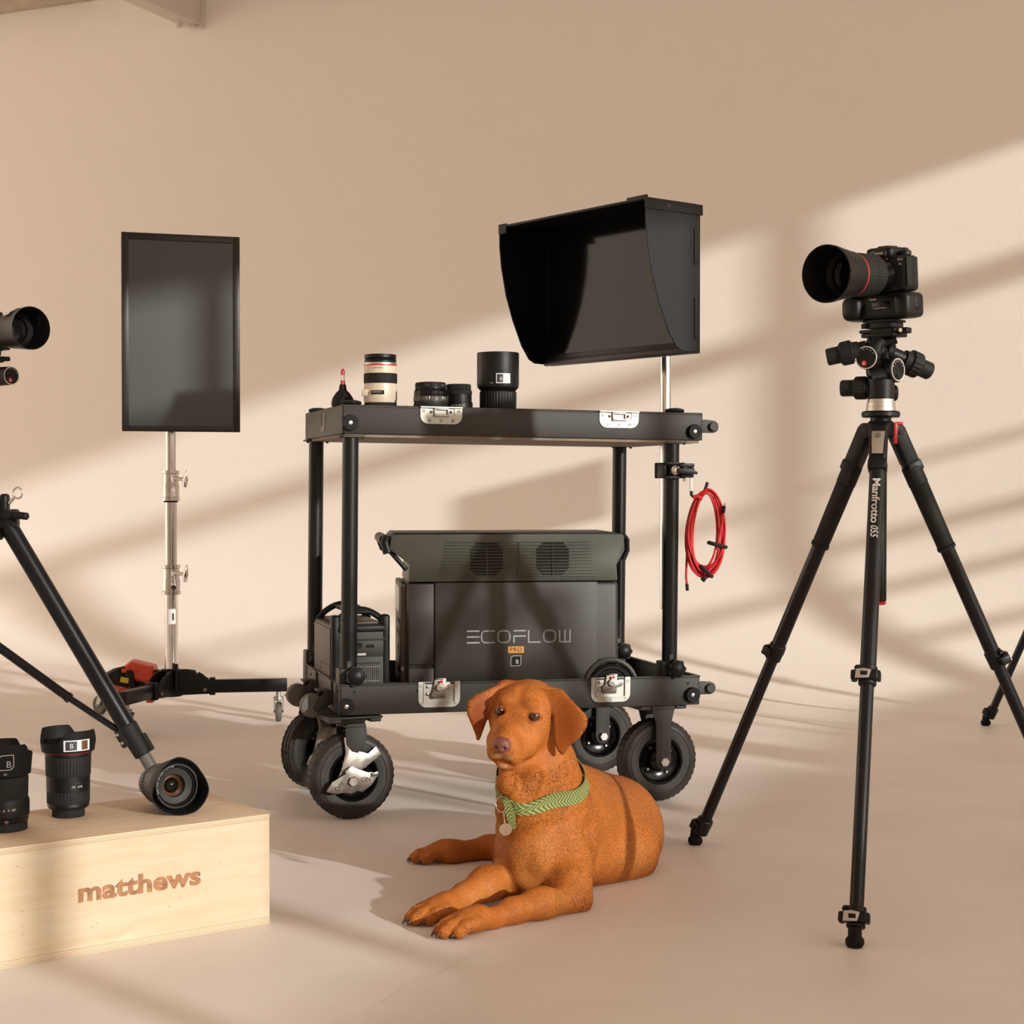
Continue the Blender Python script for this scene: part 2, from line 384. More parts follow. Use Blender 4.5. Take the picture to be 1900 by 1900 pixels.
# posts
posts = [(.027, .034), (.857, .034), (.024, .486), (.885, .486)]
for i, (x, y) in enumerate(posts):
    b = MB(SH); b.cyl((x, y, LZ0+.01), (x, y, UZ0+.004), .0195, seg=32)
    p = b.build('post', M_post, cart)
    b = MB(SH)      # base sleeve with its slot and star knob
    b.box((x-.004, y+.004, LZ0+.055), (.046, .046, .11), .004)
    b.box((x-.004, y-.020, LZ1+.03), (.010, .004, .05), .001)
    b.build('post_sleeve', M_powder, p)
    b = MB(SH)
    ky = y-.028; kx = x+.004 if i != 0 else x+.010
    n = 7; outl = []
    for k in range(56):
        a = 2*PI*k/56; outl.append(((.0228+.0022*math.cos(n*a))*math.cos(a), (.0228+.0022*math.cos(n*a))*math.sin(a)))
    b.prism(outl, .016, frame((kx, ky, LZ1+.020), (0, -1, 0)), .0)
    b.lathe([(.0225, .012), (.020, .018), (.017, .0195), (.0165, .022), (.010, .026), (0, .027)], frame((kx, ky, LZ1+.020), (0, -1, 0)), 28)
    b.cyl((kx, ky, LZ1+.020), (kx, y, LZ1+.020), .006, seg=12)
    b.build('clamp_knob', M_black, p)
    b = MB(SH); b.box((x, y, UZ0-.004), (.062, .055, .005), .002)
    for sx in (-.026, .026): b.sphere((x+sx, y-.018, UZ0-.008), .004, 10)
    b.build('post_flange', M_powder, p)
b = MB(SH); bumper(b, .018, 0, UZ0+.026, .0190, .011); bumper(b, CL-.024, 0, UZ0+.022, .0185, .012)
BU = b.split('corner_bumper', M_blackm, cart)
b = MB(SH); bumper(b, .014, 0, LZ0+.022, .0185, .010); bumper(b, CL-.022, 0, LZ0+.026, .0195, .013)
BL = b.split('corner_bumper', M_blackm, cart)
b = MB(SH)
for (x, z) in ((.018, UZ0+.026), (CL-.024, UZ0+.022)): b.lathe([(0, 0), (.0050, 0), (.0050, .003), (.0030, .0036), (.0016, .0036), (.0016, .002), (0, .002)], frame((x, -.007, z), (0, -1, 0)), 16)
for o_, p_ in zip(b.split('bumper_bolt', M_bolt, None), BU): o_.parent = p_
b = MB(SH)
for (x, z) in ((.014, LZ0+.022), (CL-.022, LZ0+.026)): b.lathe([(0, 0), (.0050, 0), (.0050, .003), (.0030, .0036), (.0016, .0036), (.0016, .002), (0, .002)], frame((x, -.007, z), (0, -1, 0)), 16)
for o_, p_ in zip(b.split('bumper_bolt', M_bolt, None), BL): o_.parent = p_
# round knobs on top of the posts
for (x, y) in ((.030, .045), (.868, .045), (.027, .480), (.880, .480)):
    b = MB(SH); b.lathe([(0, 0), (.010, 0), (.010, .006), (.022, .008), (.0255, .013), (.0235, .018), (.012, .021), (.006, .019), (0, .019)], T(x, y, UZ1-.006), 28)
    b.build('deck_knob', M_blackm, upper)
# side brackets with round pins on the right end
for (z, nm, par) in ((UZ0+.036, 'side_bracket', upper), (LZ0+.040, 'side_bracket', lower)):
    b = MB(SH)
    out = [(0, -.016), (.034, -.016)]+arc(.034, 0, .016, -PI/2, PI/2, 8)+[(.012, .018), (0, .016)]
    b.prism(out, .005, frame((CL, .018, z), (0, -1, 0), (1, 0, 0)), .001)
    b.cyl((CL+.033, .014, z), (CL+.033, .004, z), .0115, seg=24, bev=.0015)
    b.build(nm, M_powder, cart)
# plate on the left end, scuffs
b = MB(SH); b.box((-.0006, .255, UZ0+.036), (.0016, .052, .046), .0005)
for k in range(5): b.box((-.0016, .258, UZ0+.050-.006*k), (.0004, .030-.004*(k % 3), .0018))
b.build('maker_plate', mat('etched_plate', (.10, .085, .07), .3, .6), upper)
# catch plates on the upper deck, butterfly latches on the lower
def recess(b, w, h, r, wi, hi, top):
    """U shaped plate, open upward"""
    o = [(-w/2, top), (-w/2, -h+r)]+arc(-w/2+r, -h+r, r, PI, 1.5*PI, 6)+arc(w/2-r, -h+r, r, 1.5*PI, 2*PI, 6)+[(w/2, top)]
    i = [(wi/2, top)]+[(wi/2, -hi+r*.5)]+arc(wi/2-r*.5, -hi+r*.5, r*.5, 0, -PI/2, 4)+arc(-wi/2+r*.5, -hi+r*.5, r*.5, -PI/2, -PI, 4)+[(-wi/2, top)]
    return o+i
for x in (.242, .700):
    b = MB(SH); F_ = frame((x, -.0005, UZ1+.002), (0, -1, 0), (1, 0, 0))
    b.prism(recess(b, .104, .042, .020, .066, .026, 0), .0022, F_)
    b.box((0, -.0135, -.0008), (.070, .027, .0016), M=F_)
    b.box((0, -.002, .004), (.104, .0022, .010), M=F_)
    b.box((0, -.0055, .0035), (.036, .006, .003), .001, M=F_); b.box((0, -.022, .0035), (.036, .005, .003), .001, M=F_)
    b.box((-.0165, -.0135, .0035), (.004, .022, .003), .001, M=F_); b.box((.0165, -.0135, .0035), (.004, .022, .003), .001, M=F_)
    c = b.build('latch_catch', M_zinc, cart)
    b = MB(SH)
    for sx, sy in ((-.044, -.011), (.044, -.011), (-.029, -.034), (0, -.034), (.029, -.034)): b.lathe([(.0042, .002), (.0036, .0036), (.0016, .0036), (.0014, .0022), (0, .0022)], F_ @ T(sx, sy, 0), 12)
    for sx in (-.0245, .0245): b.sphere((sx, -.013, .001), .0038, 10, M=F_)
    b.split('rivet', M_steel, c)
for x, ang in ((.243, .62), (.685, .32)):
    b = MB(SH); F_ = frame((x, -.0005, LZ1+.003), (0, -1, 0), (1, 0, 0))
    b.prism(recess(b, .104, .062, .020, .078, .050, 0), .0024, F_)
    b.box((0, -.026, -.0006), (.080, .051, .0012), M=F_)
    for sx in (-1, 1): b.box((sx*.0385, -.0255, .0015), (.0022, .050, .006), M=F_)
    b.box((.0, -.050, .0015), (.078, .0022, .006), M=F_)
    c = b.build('butterfly_latch', M_zinc, cart)
    b = MB(SH); b.prism([(-.012, .006), (.016, .006), (.014, -.040), (-.022, -.040)], .0022, F_ @ T(0, 0, .004), .0004)
    b.box((.002, .008, .010), (.024, .0022, .010), .0006, M=F_)
    F2 = F_ @ T(.0, -.018, .0075) @ rotz(ang)
    wing = arc(-.019, -.004, .0085, PI*.6, PI*1.6, 6)+[(0, -.010)]+arc(.021, -.004, .0085, -PI*.6, PI*.4, 6)+[(.008, .008), (-.008, .008)]
    b.prism(wing, .0022, F2, .0004); b.lathe([(0, 0), (.0095, 0), (.0085, .005), (.003, .006), (0, .005)], F2 @ T(0, .004, .002), 20)
    for sx in (-.020, .022): b.lathe([(.0032, .0022), (.0028, .0030), (.0016, .0030), (.0014, .001)], F2 @ T(sx, -.004, 0), 12)
    b.build('latch_wing', M_steel, c)
    b = MB(SH)
    for sx, sy in ((-.046, -.010), (.046, -.010), (-.042, -.053), (0, -.056), (.040, -.053)): b.lathe([(.0042, .002), (.0036, .0038), (.0016, .0038), (.0014, .0022), (0, .0022)], F_ @ T(sx, sy, 0), 12)
    for sx, sy in ((-.029, -.012), (-.029, -.030), (.018, -.010)): b.sphere((sx, sy, .0012), .0042, 10, M=F_)
    b.split('rivet', M_bolt, c)
    b = MB(SH); b.lathe([(0, 0), (.0042, 0), (.004, .001), (0, .0012)], F_ @ T(.002, .0012, .0152) @ Matrix.Rotation(0, 4, 'X'), 14); b.build('red_dot', M_red, c)
# bump rollers on the left end
for y in (.125, .335):
    b = MB(SH)
    b.box((-.0025, y, LZ0+.045), (.005, .060, .058), .002)
    for s in (-1, 1):
        b.prism([(0, .020), (-.018, .016), (-.036, -.006), (-.046, -.026), (-.034, -.034), (0, -.014)], .004, frame((0, y+s*.022+.002, LZ0+.030), (0, -1, 0), (1, 0, 0)), .001)
    b.box((-.018, y, LZ0+.047), (.036, .046, .005), .002)
    br = b.build('roller_bracket', M_powder, cart)
    b = MB(SH); b.cyl((-.046, y-.014, LZ0+.010), (-.046, y+.014, LZ0+.010), .0290, seg=32, bev=.003); b.build('bump_roller', M_rubg, br)
# casters: tyre, rim, fork
def caster(x, y, yaw, side, R=.105, W=.060, brake=False, label=None):
    """yaw: heading of the axle relative to the cart's own front; side: which axle end faces out"""
    C = T(x, y, 0) @ rotz(yaw)
    b = MB(C)                                # fork is the part, wheel pieces its sub-parts
    top = LZ0-.002
    b.box((0, 0, top-.007), (.128 if not brake else .135, .10, .006), .002)
    b.box((-.05, 0, top-.014), (.030, .092, .010), .003); b.box((.05, 0, top-.014), (.030, .092, .010), .003)
    if brake:
        b.cyl((0, 0, top-.012), (0, 0, top-.030), .040, .034, seg=28)
        for s in (-1, 1):
            out = [(-.020, 0), (.026, 0)]+[(.030, -.030), (.020, -.058), (.006, -.070), (-.008, -.066), (-.022, -.048), (-.024, -.020)]
            b.prism(out, .004, frame((0, s*(W/2+.012)+.002, top-.022), (0, -1, 0), (1, 0, 0)), .001)
        b.box((0, 0, top-.028), (.05, W+.030, .006), .002)
        fork = b.build('caster_fork', M_powder, cart)
        b = MB(C)                            # bright trailing arm
        for s in (-1, 1):
            out = [(-.034, .036), (.0, .036), (.006, .0), (.026, -.006), (.046, .010), (.060, -.010), (.030, -.032), (.012, -.044), (.004, -.070), (-.030, -.078), (-.052, -.066), (-.040, -.040), (-.030, 0)]
            out = [(p[0]+.006, p[1]) for p in out]
            b.prism(out, .004, frame((0, s*(W/2+.010)+.002, R+.062), (0, -1, 0), (1, 0, 0)), .0012)
        b.cyl((-.016, -W/2-.01, R+.085), (-.016, W/2+.01, R+.085), .008, seg=14)
        b.build('caster_arm', M_steel, fork)
        b = MB(C)                            # brake pedal reading OFF and ON
        FP = frame((-.010, -W/2-.022, R+.002), (0, -1, 0), (1, 0, 0)) @ rotz(.22)
        ped = [(-.070, -.014), (-.052, .004), (-.016, .014), (-.014, .022), (.004, .028), (.018, .016), (.040, .002), (.058, -.002), (.064, -.010), (.042, -.030), (.016, -.040), (.004, -.034), (-.012, -.036), (-.026, -.030), (-.052, -.026)]
        b.prism(ped, .0035, FP, .001)
        b.box((.054, -.006, .003), (.018, .010, .010), .002, M=FP)
        b.build('brake_pedal', M_steel, fork)
        b = MB(C); b.lathe([(0, 0), (.0125, 0), (.0125, .007), (.011, .0085), (0, .0085)], FP @ T(-.002, -.008, .003), 6); b.build('axle_bolt', M_steel, fork)
        b = MB(C); b.text('OFF', .0155, FP @ T(-.036, -.012, .0037) @ rotz(.45), .0002); b.build('pedal_lettering', M_dark, fork)
        b = MB(C); b.text('ON', .0155, FP @ T(.030, -.013, .0037) @ rotz(-.22), .0002); b.build('pedal_lettering', M_dark, fork)
    else:
        for s in (-1, 1):
            out = [(-.021, .095), (-.021, 0)]+arc(0, 0, .021, PI, 2*PI, 8)+[(.021, .095), (.034, .145), (-.034, .145)]
            b.prism(out, .005, frame((0, s*(W/2+.014)+.0025, R), (0, -1, 0), (1, 0, 0)), .0012)
        b.box((0, 0, top-.016), (.066, W+.034, .010), .003)
        fork = b.build('caster_fork', M_powder, cart)
        b = MB(C)
        for s in (-1, 1): b.lathe([(0, 0), (.0125, 0), (.0125, .008), (.011, .010), (0, .010)], frame((0, s*(W/2+.0165), R), (0, s, 0)), 6)
        b.split('axle_bolt', M_bolt, fork)
    b = MB(C); A = frame((0, 0, R), (0, -1, 0))
    k = []
    r0 = R-.040; nn = 22
    for i in range(nn+1):
        a = -PI*.5+PI*i/nn
        z = (W/2)*math.sin(a)*(1.0); rr = R-.030+.030*math.cos(a)**.55 if abs(math.cos(a)) > 1e-6 else R-.030
        rib = 0
        if abs(z) < W*.36: rr = R-(.0022 if (i % 3 == 0) else 0); rib = .0014
        k.append((rr, z, rib) if rib else (rr, z))
    prof = [(.058, -W/2+.006), (.062, -W/2+.001)]+k+[(.062, W/2-.001), (.058, W/2-.006), (.058, -W/2+.006)]
    b.lathe(prof, A, 160)
    b.lathe([(.082, W/2+.0002), (.083, W/2+.0012), (.085, W/2+.0002)], A, 64)
    b.build('tyre', M_tyre, fork)
    b = MB(C)
    for s in (-1, 1):
        q = W/2
        b.lathe([(.062, s*(q-.004)), (.059, s*(q+.001)), (.056, s*(q-.001)), (.052, s*(q-.012)), (.046, s*(q-.016)), (.030, s*(q-.018)), (.026, s*(q-.006)), (.012, s*(q+.004)), (0, s*(q+.004))], A, 48)
    b.build('wheel_rim', M_gloss, fork)
    b = MB(C)
    for s in (-1, 1):
        for j in range(4):
            a = .6+j*PI/2
            b.lathe([(0, 0), (.0062, 0), (.0055, .004), (.003, .007), (0, .007)], A @ T(.038*math.cos(a), .038*math.sin(a), s*(W/2-.017)) @ (Matrix() if s > 0 else Matrix.Rotation(PI, 4, 'X')), 6)
    b.split('rim_bolt', M_bolt, fork)
    return fork
caster(.040, .062, math.radians(5), -1, brake=True)
caster(.030, .478, math.radians(28), -1, brake=True)
caster(.835, .062, math.radians(4), -1)
caster(.832, .505, math.radians(4), -1)

# ------------------------------------------------------------------ large power station
PSY = math.radians(7); PSO = Vector((-.313, 4.085, .2665))
PSO = PSO - rotz(PSY).to_3x3() @ Vector((0, 0, 0))
ps = thing('power_station', 'large grey wheeled power station with twin vent fans on the lower deck', 'power station', PSO, PSY)
SW, SD, SHT = .600, .285, .418
bx0, bx1 = .052, .588
b = MB()
b.box(((bx0+bx1)/2, SD/2+.004, .150), (bx1-bx0, SD-.008, .300), .014, 3)
body = b.build('body', M_ps, ps)
b = MB()                                   # raised front panel with chamfered foot
fp = [(.122, .298), (.122, .060), (.130, .040), (.145, .022), (.145, .0), (.532, .0), (.532, .298)]
b.prism(fp, .006, frame((0, .004, 0), (0, -1, 0), (1, 0, 0)), .002)
b.build('front_panel', M_ps, body)
b = MB(); b.box((.088, -.0005, .195), (.062, .003, .200), .001); b.box((.088, -.0005, .045), (.062, .003, .080), .001)
b.split('side_hatch', M_ps, body)
# olive top shell: hexagonal ends flaring up to the carry handles
b = MB()
sh = [(.044, .300), (.590, .300), (.592, .345), (.606, .366), (.610, .410), (.604, .418), (.008, .418), (.002, .410), (.008, .392), (.058, .348), (.050, .336)]
sh = [(.056, .300), (.583, .300), (.581, .340), (.602, .378), (.600, .412), (.596, .418), (.020, .418), (.014, .412), (.008, .382), (.060, .344)]
b.prism(sh, SD+.004, frame((0, SD+.002, 0), (0, -1, 0), (1, 0, 0)), .003)
shell = b.build('top_shell', M_olive, ps, ang=25)
b = MB(); b.box((.30, .14, .4185), (.56, .26, .006), .002); b.build('top_lid', M_black, shell)
# louvres
b = MB()
for k in range(12):
    z = .313+k*.0078; x0 = .133+k*.0014; x1 = .527-k*.0014
    b.box(((x0+x1)/2, -.0035, z), (x1-x0, .0035, .0020), .0005)
b.box((.33, -.003, .307), (.405, .004, .0016)); b.box((.333, -.0045, .3555), (.0018, .003, .086))
b.box((.251, -.0050, .3555), (.0018, .003, .082)); b.box((.418, -.0050, .3555), (.0018, .003, .082))
b.build('louvres', M_olive, shell)
b = MB()
for x in (.251, .418):
    oc = [(x-.041, .333), (x-.026, .316), (x+.026, .316), (x+.041, .333), (x+.041, .380), (x+.026, .397), (x-.026, .397), (x-.041, .380)]
    b.prism(oc, .0016, frame((0, -.0015, 0), (0, -1, 0), (1, 0, 0)))
b.split('fan_opening', M_dark, shell)
# handles at both ends
for x, s in ((.010, -1), (.600, 1)):
    b = MB()
    if s < 0: b.tube([(x-.004, .010, .372), (x-.012, .014, .398), (x-.006, .014, .412)], .0125, 12); b.tube([(x-.012, .016, .404), (x-.014, SD-.02, .404)], .0135, 12); b.tube([(x-.016, SD-.02, .404), (x-.004, SD-.012, .372)], .009, 10); b.tube([(x+.002, .012, .376), (.052, .014, .330)], .006, 8)
    else: b.tube([(x-.002, .012, .418), (x+.010, .016, .404), (x+.012, .020, .376), (x+.0, .016, .350)], .0065, 10); b.tube([(x+.011, .016, .400), (x+.011, SD-.02, .400)], .007, 12)
    b.build('carry_handle', M_black, shell)
# left end with display and sockets
b = MB(); b.box((bx0-.006, SD/2+.010, .165), (.016, SD-.03, .262), .004); sp = b.build('socket_panel', M_psd, ps)
b = MB(); b.box((bx0-0.0148, .135, .252), (.002, .17, .066), .0006); b.build('display', M_screenoff, sp)
b = MB()
for k in range(4): b.box((bx0-0.0145, .085+.028*k, .196), (.002, .014, .009))
for y, z in ((.095, .165), (.175, .165), (.135, .125)): b.cyl((bx0-0.0135, y, z), (bx0-0.0155, y, z), .008, seg=16)
for y in (.085, .150):
    for z in (.093, .040): b.box((bx0-0.0145, y, z), (.002, .048, .042), .0008)
b.split('socket', M_black, sp)
b = MB(); b.box((bx0-.014, .14, .020), (.040, .20, .006), .002); b.build('lower_flap', M_psd, sp)
# lettering ECOFLOW, built stroke by stroke
b = MB(); u = .0; zb, zt = .1475, .1765; th = .0036; yf = -.0024
def bar(x0, z0, x1, z1, t=th):
    d = Vector((x1-x0, 0, z1-z0)); L = d.length; a = math.atan2(d.z, d.x)
    b.box((0, 0, 0), (L+t*.6, .0008, t), M=T((x0+x1)/2, yf, (z0+z1)/2) @ Matrix.Rotation(-a, 4, 'Y'))
def ring(cx, w, gap=False):
    pts = rrect(w, zt-zb, .010, 5); pts = [(cx+p[0], (zt+zb)/2+p[1]) for p in pts]
    for p, q in zip(pts, pts[1:]+pts[:1]):
        if gap and p[0] > cx+w*.28 and q[0] > cx+w*.28: continue
        bar(p[0], p[1], q[0], q[1])
lw = .0295; st = .0385; lx = .203
for k in range(3): bar(lx, zb+(zt-zb)*k/2, lx+lw, zb+(zt-zb)*k/2)
c = lx+st+lw/2; ring(c, lw*1.2, True)
bar(c, zt, c+lw*.5, zt); bar(c, zb, c+lw*.5, zb)
c += st; ring(c, lw)
c += st; bar(c-lw*.45, zt, c+lw*.55, zt); bar(c-lw*.45, (zt+zb)/2+.001, c+lw*.55, (zt+zb)/2+.001); bar(c-lw*.45, (zt+zb)/2, c-lw*.45, zb)
c += st; bar(c-lw*.5, zt, c-lw*.5, zb); bar(c-lw*.5, zb, c+lw*.5, zb)
c += st; ring(c, lw)
c += st; bar(c-lw*.45, zt, c-lw*.45, zb); bar(c, zt, c, zb); bar(c+lw*.45, zt, c+lw*.45, zb); bar(c-lw*.45, zb, c+lw*.45, zb)
b.build('lettering', M_logo, body)
b = MB(); b.box((.325, yf, .1290), (.040, .0009, .0165)); bd = b.build('badge', M_gold, ps)
b = MB(); b.text('PRO', .0145, frame((.325, yf-.0006, .1290), (0, -1, 0), (1, 0, 0)), .0001, sp=1.15); b.build('badge_lettering', M_black, bd)
def b_sticker(parent, F_, s, wide=False, dark=M_dark, line=M_white):
    """small rounded sticker with a B"""
    def leaf(w, h, r):
        w /= 2; h /= 2
        return [(-w, -h)]+[(w-r, -h)]+arc(w-r, -h+r, r, -PI/2, 0, 5)+[(w, h)]+[(-w+r, h)]+arc(-w+r, h-r, r, PI/2, PI, 5)
    b = MB(); b.prism(leaf(s, s, s*.3), .0003, F_); st_ = b.build('sticker', dark, parent)
    b = MB(); o = leaf(s, s, s*.3); i = leaf(s*.90, s*.90, s*.26)
    n = len(o); vs = [(p[0], p[1], .0005) for p in o]+[(p[0], p[1], .0005) for p in i]
    b._add(vs, [(k, (k+1) % n, n+(k+1) % n, n+k) for k in range(n)], F_)
    b.text('B', s*.52, F_ @ T(s*.12, -s*.10, .0005), .0001, off=.0002)
    b.build('sticker_print', line, st_)
    return st_
b_sticker(ps, frame((.325, yf+.0004, .1010), (0, -1, 0), (1, 0, 0)), .0265)
# transport wheel at the right foot
b = MB(); WH = frame((.566, -.012, .036), (0, -1, 0))
b.lathe([(0, -.02), (.052, -.02), (.055, -.014), (.055, .0), (.050, .006), (.044, .006), (.040, .002), (.036, .002), (.034, .005), (.0, .005)], WH, 48)
b.build('transport_wheel', M_black, ps)
b = MB(); b.tube([(.566+.064*math.cos(a), -.002, .036+.064*math.sin(a)) for a in [PI*.05+PI*.95*i/16 for i in range(17)]], .007, 8); b.build('wheel_arch', M_ps, body)

# ------------------------------------------------------------------ small power station
def cpt(x, y, z=0): return CART @ Vector((x, y, z))
so = cpt(.012, .150, .2665)
sp2 = thing('power_station', 'small boxy dark power station with arched carry handle beside the larger one', 'power station', so, CY)
w, d, h = .146, .250, .195
b = MB(); b.box((w/2, d/2, h/2), (w, d, h), .010, 3); bo = b.build('body', M_ps, sp2)
b = MB(); b.prism([(0, 0), (.010, -.008), (.010, -.19), (-.004, -.19), (-.004, 0)], .0, Matrix()) if False else None
b.box((-.0012, d/2, h*.5), (.004, d-.03, h-.02), .0015); b.build('side_panel', M_psd, bo)
b = MB(); b.box((-.0034, d*.30, h*.48), (.0006, d*.45, .001)); b.box((-.0034, d*.53, h*.43), (.0006, .001, .022)); b.box((-.0034, d*.74, h*.38), (.0006, d*.42, .001)); b.build('panel_joint', M_dark, bo)
b = MB()
for x in (.010, w-.010): b.box((x, .012, h*.55+.01), (.022, .026, h*1.04), .007, 3)
b.box((w/2, .006, h-.012), (w-.02, .014, .018), .004)
b.build('corner_guard', M_black, bo)
b = MB(); b.box((w/2+.008, -.0015, .135), (w-.050, .003, .040), .001); b.box((w/2+.008, -.001, .158), (w-.036, .004, .004), .001); b.build('control_panel', M_ps, bo)
b = MB(); b.cyl((w/2-.006, -.003, .143), (w/2-.006, -.0036, .143), .008, seg=20); b.box((w/2+.022, -.0032, .141), (.020, .0008, .008)); b.split('button', M_black, bo)
b = MB(); b.box((w/2+.0, -.004, .121), (.022, .003, .006), .001); b.build('status_light', M_label, bo)
b = MB(); b.box((w/2+.006, -.0015, .055), (w-.060, .003, .090), .002); b.build('vent', M_dark, bo)
b = MB()
for k in range(17): b.box((w/2+.006-.040+.005*k, -.0035, .055), (.0009, .0015, .086))
for z in (.020, .055, .090): b.box((w/2+.006, -.0035, z), (.082, .0015, .0009))
b.build('vent_grille', M_steel, bo)
b = MB()                                     # wide arched handle across the top
for y in (.020, d-.020):
    b.tube([Vector((.006+(w-.012)*t, y+(d*.30-y)*.0, h-.004+.040*math.sin(PI*t)**.75)) for t in [i/14 for i in range(15)]], .0080, 10)
b.box((w/2, d*.5, h+.030), (.052, d-.02, .010), .004, 3)
b.build('carry_handle', M_black, sp2)
b = MB(); b.box((w/2, d/2, h+.002), (w-.04, d-.03, .006), .002); b.build('top_recess', M_psd, bo)

# ------------------------------------------------------------------ lenses (local z up, standing)
def ribs(z0, z1, r, d=.0007): return [(r-.0006, z0), (r, z0+.0005, d), (r, z1-.0005, d), (r-.0006, z1)]
def lens_parts(root, parts, seg=160):
    obs = []
    for (nm, m, prof) in parts:
        b = MB(); b.lathe(prof, None, seg if any(len(p) > 2 for p in prof) else 64)
        obs.append(b.build(nm, m, root, ang=30))
    return obs
def deck(px, py_, y, dz=0):
    """point on the upper deck top at cart depth y"""
    d = ray(px, py_); R_ = CART.inverted().to_3x3(); o = CART.inverted() @ Vector((0, 0, CAMH)); d = R_ @ d
    s = (y-o.y)/d.y; x = o.x+d.x*s
    return CART @ Vector((x, y, UZ1-.007-.010*x+dz))
# blower bulb
o_ = deck(636, 740, .22)
bl = thing('air_blower', 'black rubber air blower bulb with red tipped nozzle at deck corner', 'air blower', o_)
b = MB(); b.lathe([(0, 0), (.016, .001), (.026, .010), (.029, .022), (.026, .036), (.018, .048), (.010, .056), (.008, .070), (0, .071)], None, 32); b.build('bulb', M_blackm, bl)
b = MB(); b.lathe([(0, .066), (.0062, .067), (.0058, .078), (.0052, .080)], None, 20); b.lathe([(.0050, .094), (.0050, .104), (.003, .109), (0, .110)], None, 20); nz = b.build('nozzle', M_red, bl)
b = MB(); b.lathe([(.0046, .079), (.0042, .095)], None, 20); b.build('nozzle_sleeve', M_label, nz)
# cream telephoto
o_ = deck(706, 747, .15)
l1 = thing('camera_lens', 'cream telephoto lens with red ring and black grips standing on the cart', 'lens', o_)
l1.rotation_euler = (0, 0, math.radians(-95))
S = .0392
P_ = lens_parts(l1, [
 ('rear_cap', M_grip, [(0, 0), (S*.96, 0), (S*.97, .002)]+ribs(.002, .019, S*.97, .0012)+[(S*.97, .021)]),
 ('barrel', M_cream, [(S*.97, .020), (S*.98, .024), (S, .028), (S, .050), (S*.985, .053), (S*.97, .056), (S*.97, .062), (S*.985, .063)]),
 ('zoom_ring', M_grip, [(S*.985, .062)]+ribs(.063, .083, S*1.0, .0008)+[(S*.97, .084)]),
 ('front_barrel', M_cream, [(S*.96, .083), (S*.965, .085), (S*.965, .099), (S*.965, .1005)]),
 ('red_ring', M_red, [(S*.972, .1003), (S*.974, .1006), (S*.974, .1026), (S*.972, .1030)]),
 ('silver_ring', M_silver, [(S*.965, .1030), (S*.972, .1034), (S*.972, .1068), (S*.955, .1075)]),
 ('front_ring', M_black, [(S*.94, .107), (S*.94, .112), (S*.97, .114), (S*.90, .116), (S*.955, .118), (S*.955, .123), (S*.94, .1255), (S*.80, .1262), (S*.78, .122), (0, .121)]),
])
b = MB(); b.box((S*.985, .0, .0415), (.004, .030, .0085), .001); sw = b.build('distance_window', M_black, P_[1])
b = MB(); b.box((S*.70, -.0300, .041), (.010, .018, .015), .002); b.build('switch_block', M_cream, P_[1])
b = MB()
for k in range(5): b.box((S*1.04, -.010+.0045*k, .0420), (.0006, .0018, .003))
b.build('distance_marks', M_white, P_[1])
b = MB(); b.text('ULTRASONIC', .0042, frame((S*.968, 0, .095), (1, 0, 0), (0, 1, 0)), .0001); b.build('red_lettering', M_red, P_[3])
l1.scale = (1.06, 1.06, 1.13)
# compact lens
o_ = deck(799, 748, .065)
l2 = thing('camera_lens', 'short black lens with ribbed metal ring standing on the cart behind the left catch', 'lens', o_)
S = .0385
lens_parts(l2, [
 ('hood_base', M_grip, [(0, 0), (S, 0), (S, .002)]+ribs(.003, .009, S*.97, .0006)+[(S*.93, .012), (S*.90, .016)]),
 ('aperture_ring', M_silver if False else mat('dark_metal', (.10, .095, .09), .3, .8), [(S*.90, .016), (S*.91, .018)]+ribs(.019, .028, S*.93, .0009)+[(S*.90, .029)]),
 ('barrel', M_gloss, [(S*.90, .029), (S*.905, .031), (S*.905, .038), (S*.84, .042), (S*.83, .045)]),
 ('rear_cap', M_black, [(S*.83, .044)]+ribs(.046, .053, S*.84, .0010)+[(S*.80, .0555), (S*.6, .0565), (0, .0565)]),
])
l2.scale = (1.18, 1.18, 1.27)
# capped lens behind it
o_ = deck(851, 748, .10)
l3 = thing('camera_lens', 'small black lens with ribbed cap and lettered base next to the short lens', 'lens', o_)
S = .0300
P_ = lens_parts(l3, [
 ('barrel', M_black, [(0, 0), (S*1.18, 0), (S*1.18, .008), (S*.98, .009), (S*.97, .018), (S*.97, .022), (S*.91, .023), (S*.90, .040)]),
 ('focus_ring', M_grip, [(S*.90, .039)]+ribs(.040, .047, S*.93, .0008)+[(S*.90, .048)]),
 ('lens_cap', M_grip, [(S*.80, .048)]+ribs(.049, .060, S*.86, .0012)+[(S*.80, .0615), (0, .0625)]),
])
b = MB()
for k in range(6):
    a = -PI/2-.45+.17*k; b.text('2458CE'[k], .0055, frame((S*.985*math.cos(a), S*.985*math.sin(a), .0145), (math.cos(a), math.sin(a), 0), (-math.sin(a), math.cos(a), 0)), .0001)
b.build('lettering', M_white, P_[0])
b = MB(); b.box((.026, -.012, .006), (.024, .016, .010), .003); b.build('release_tab', M_black, P_[0])
l3.scale = (1.2, 1.2, 1.15)
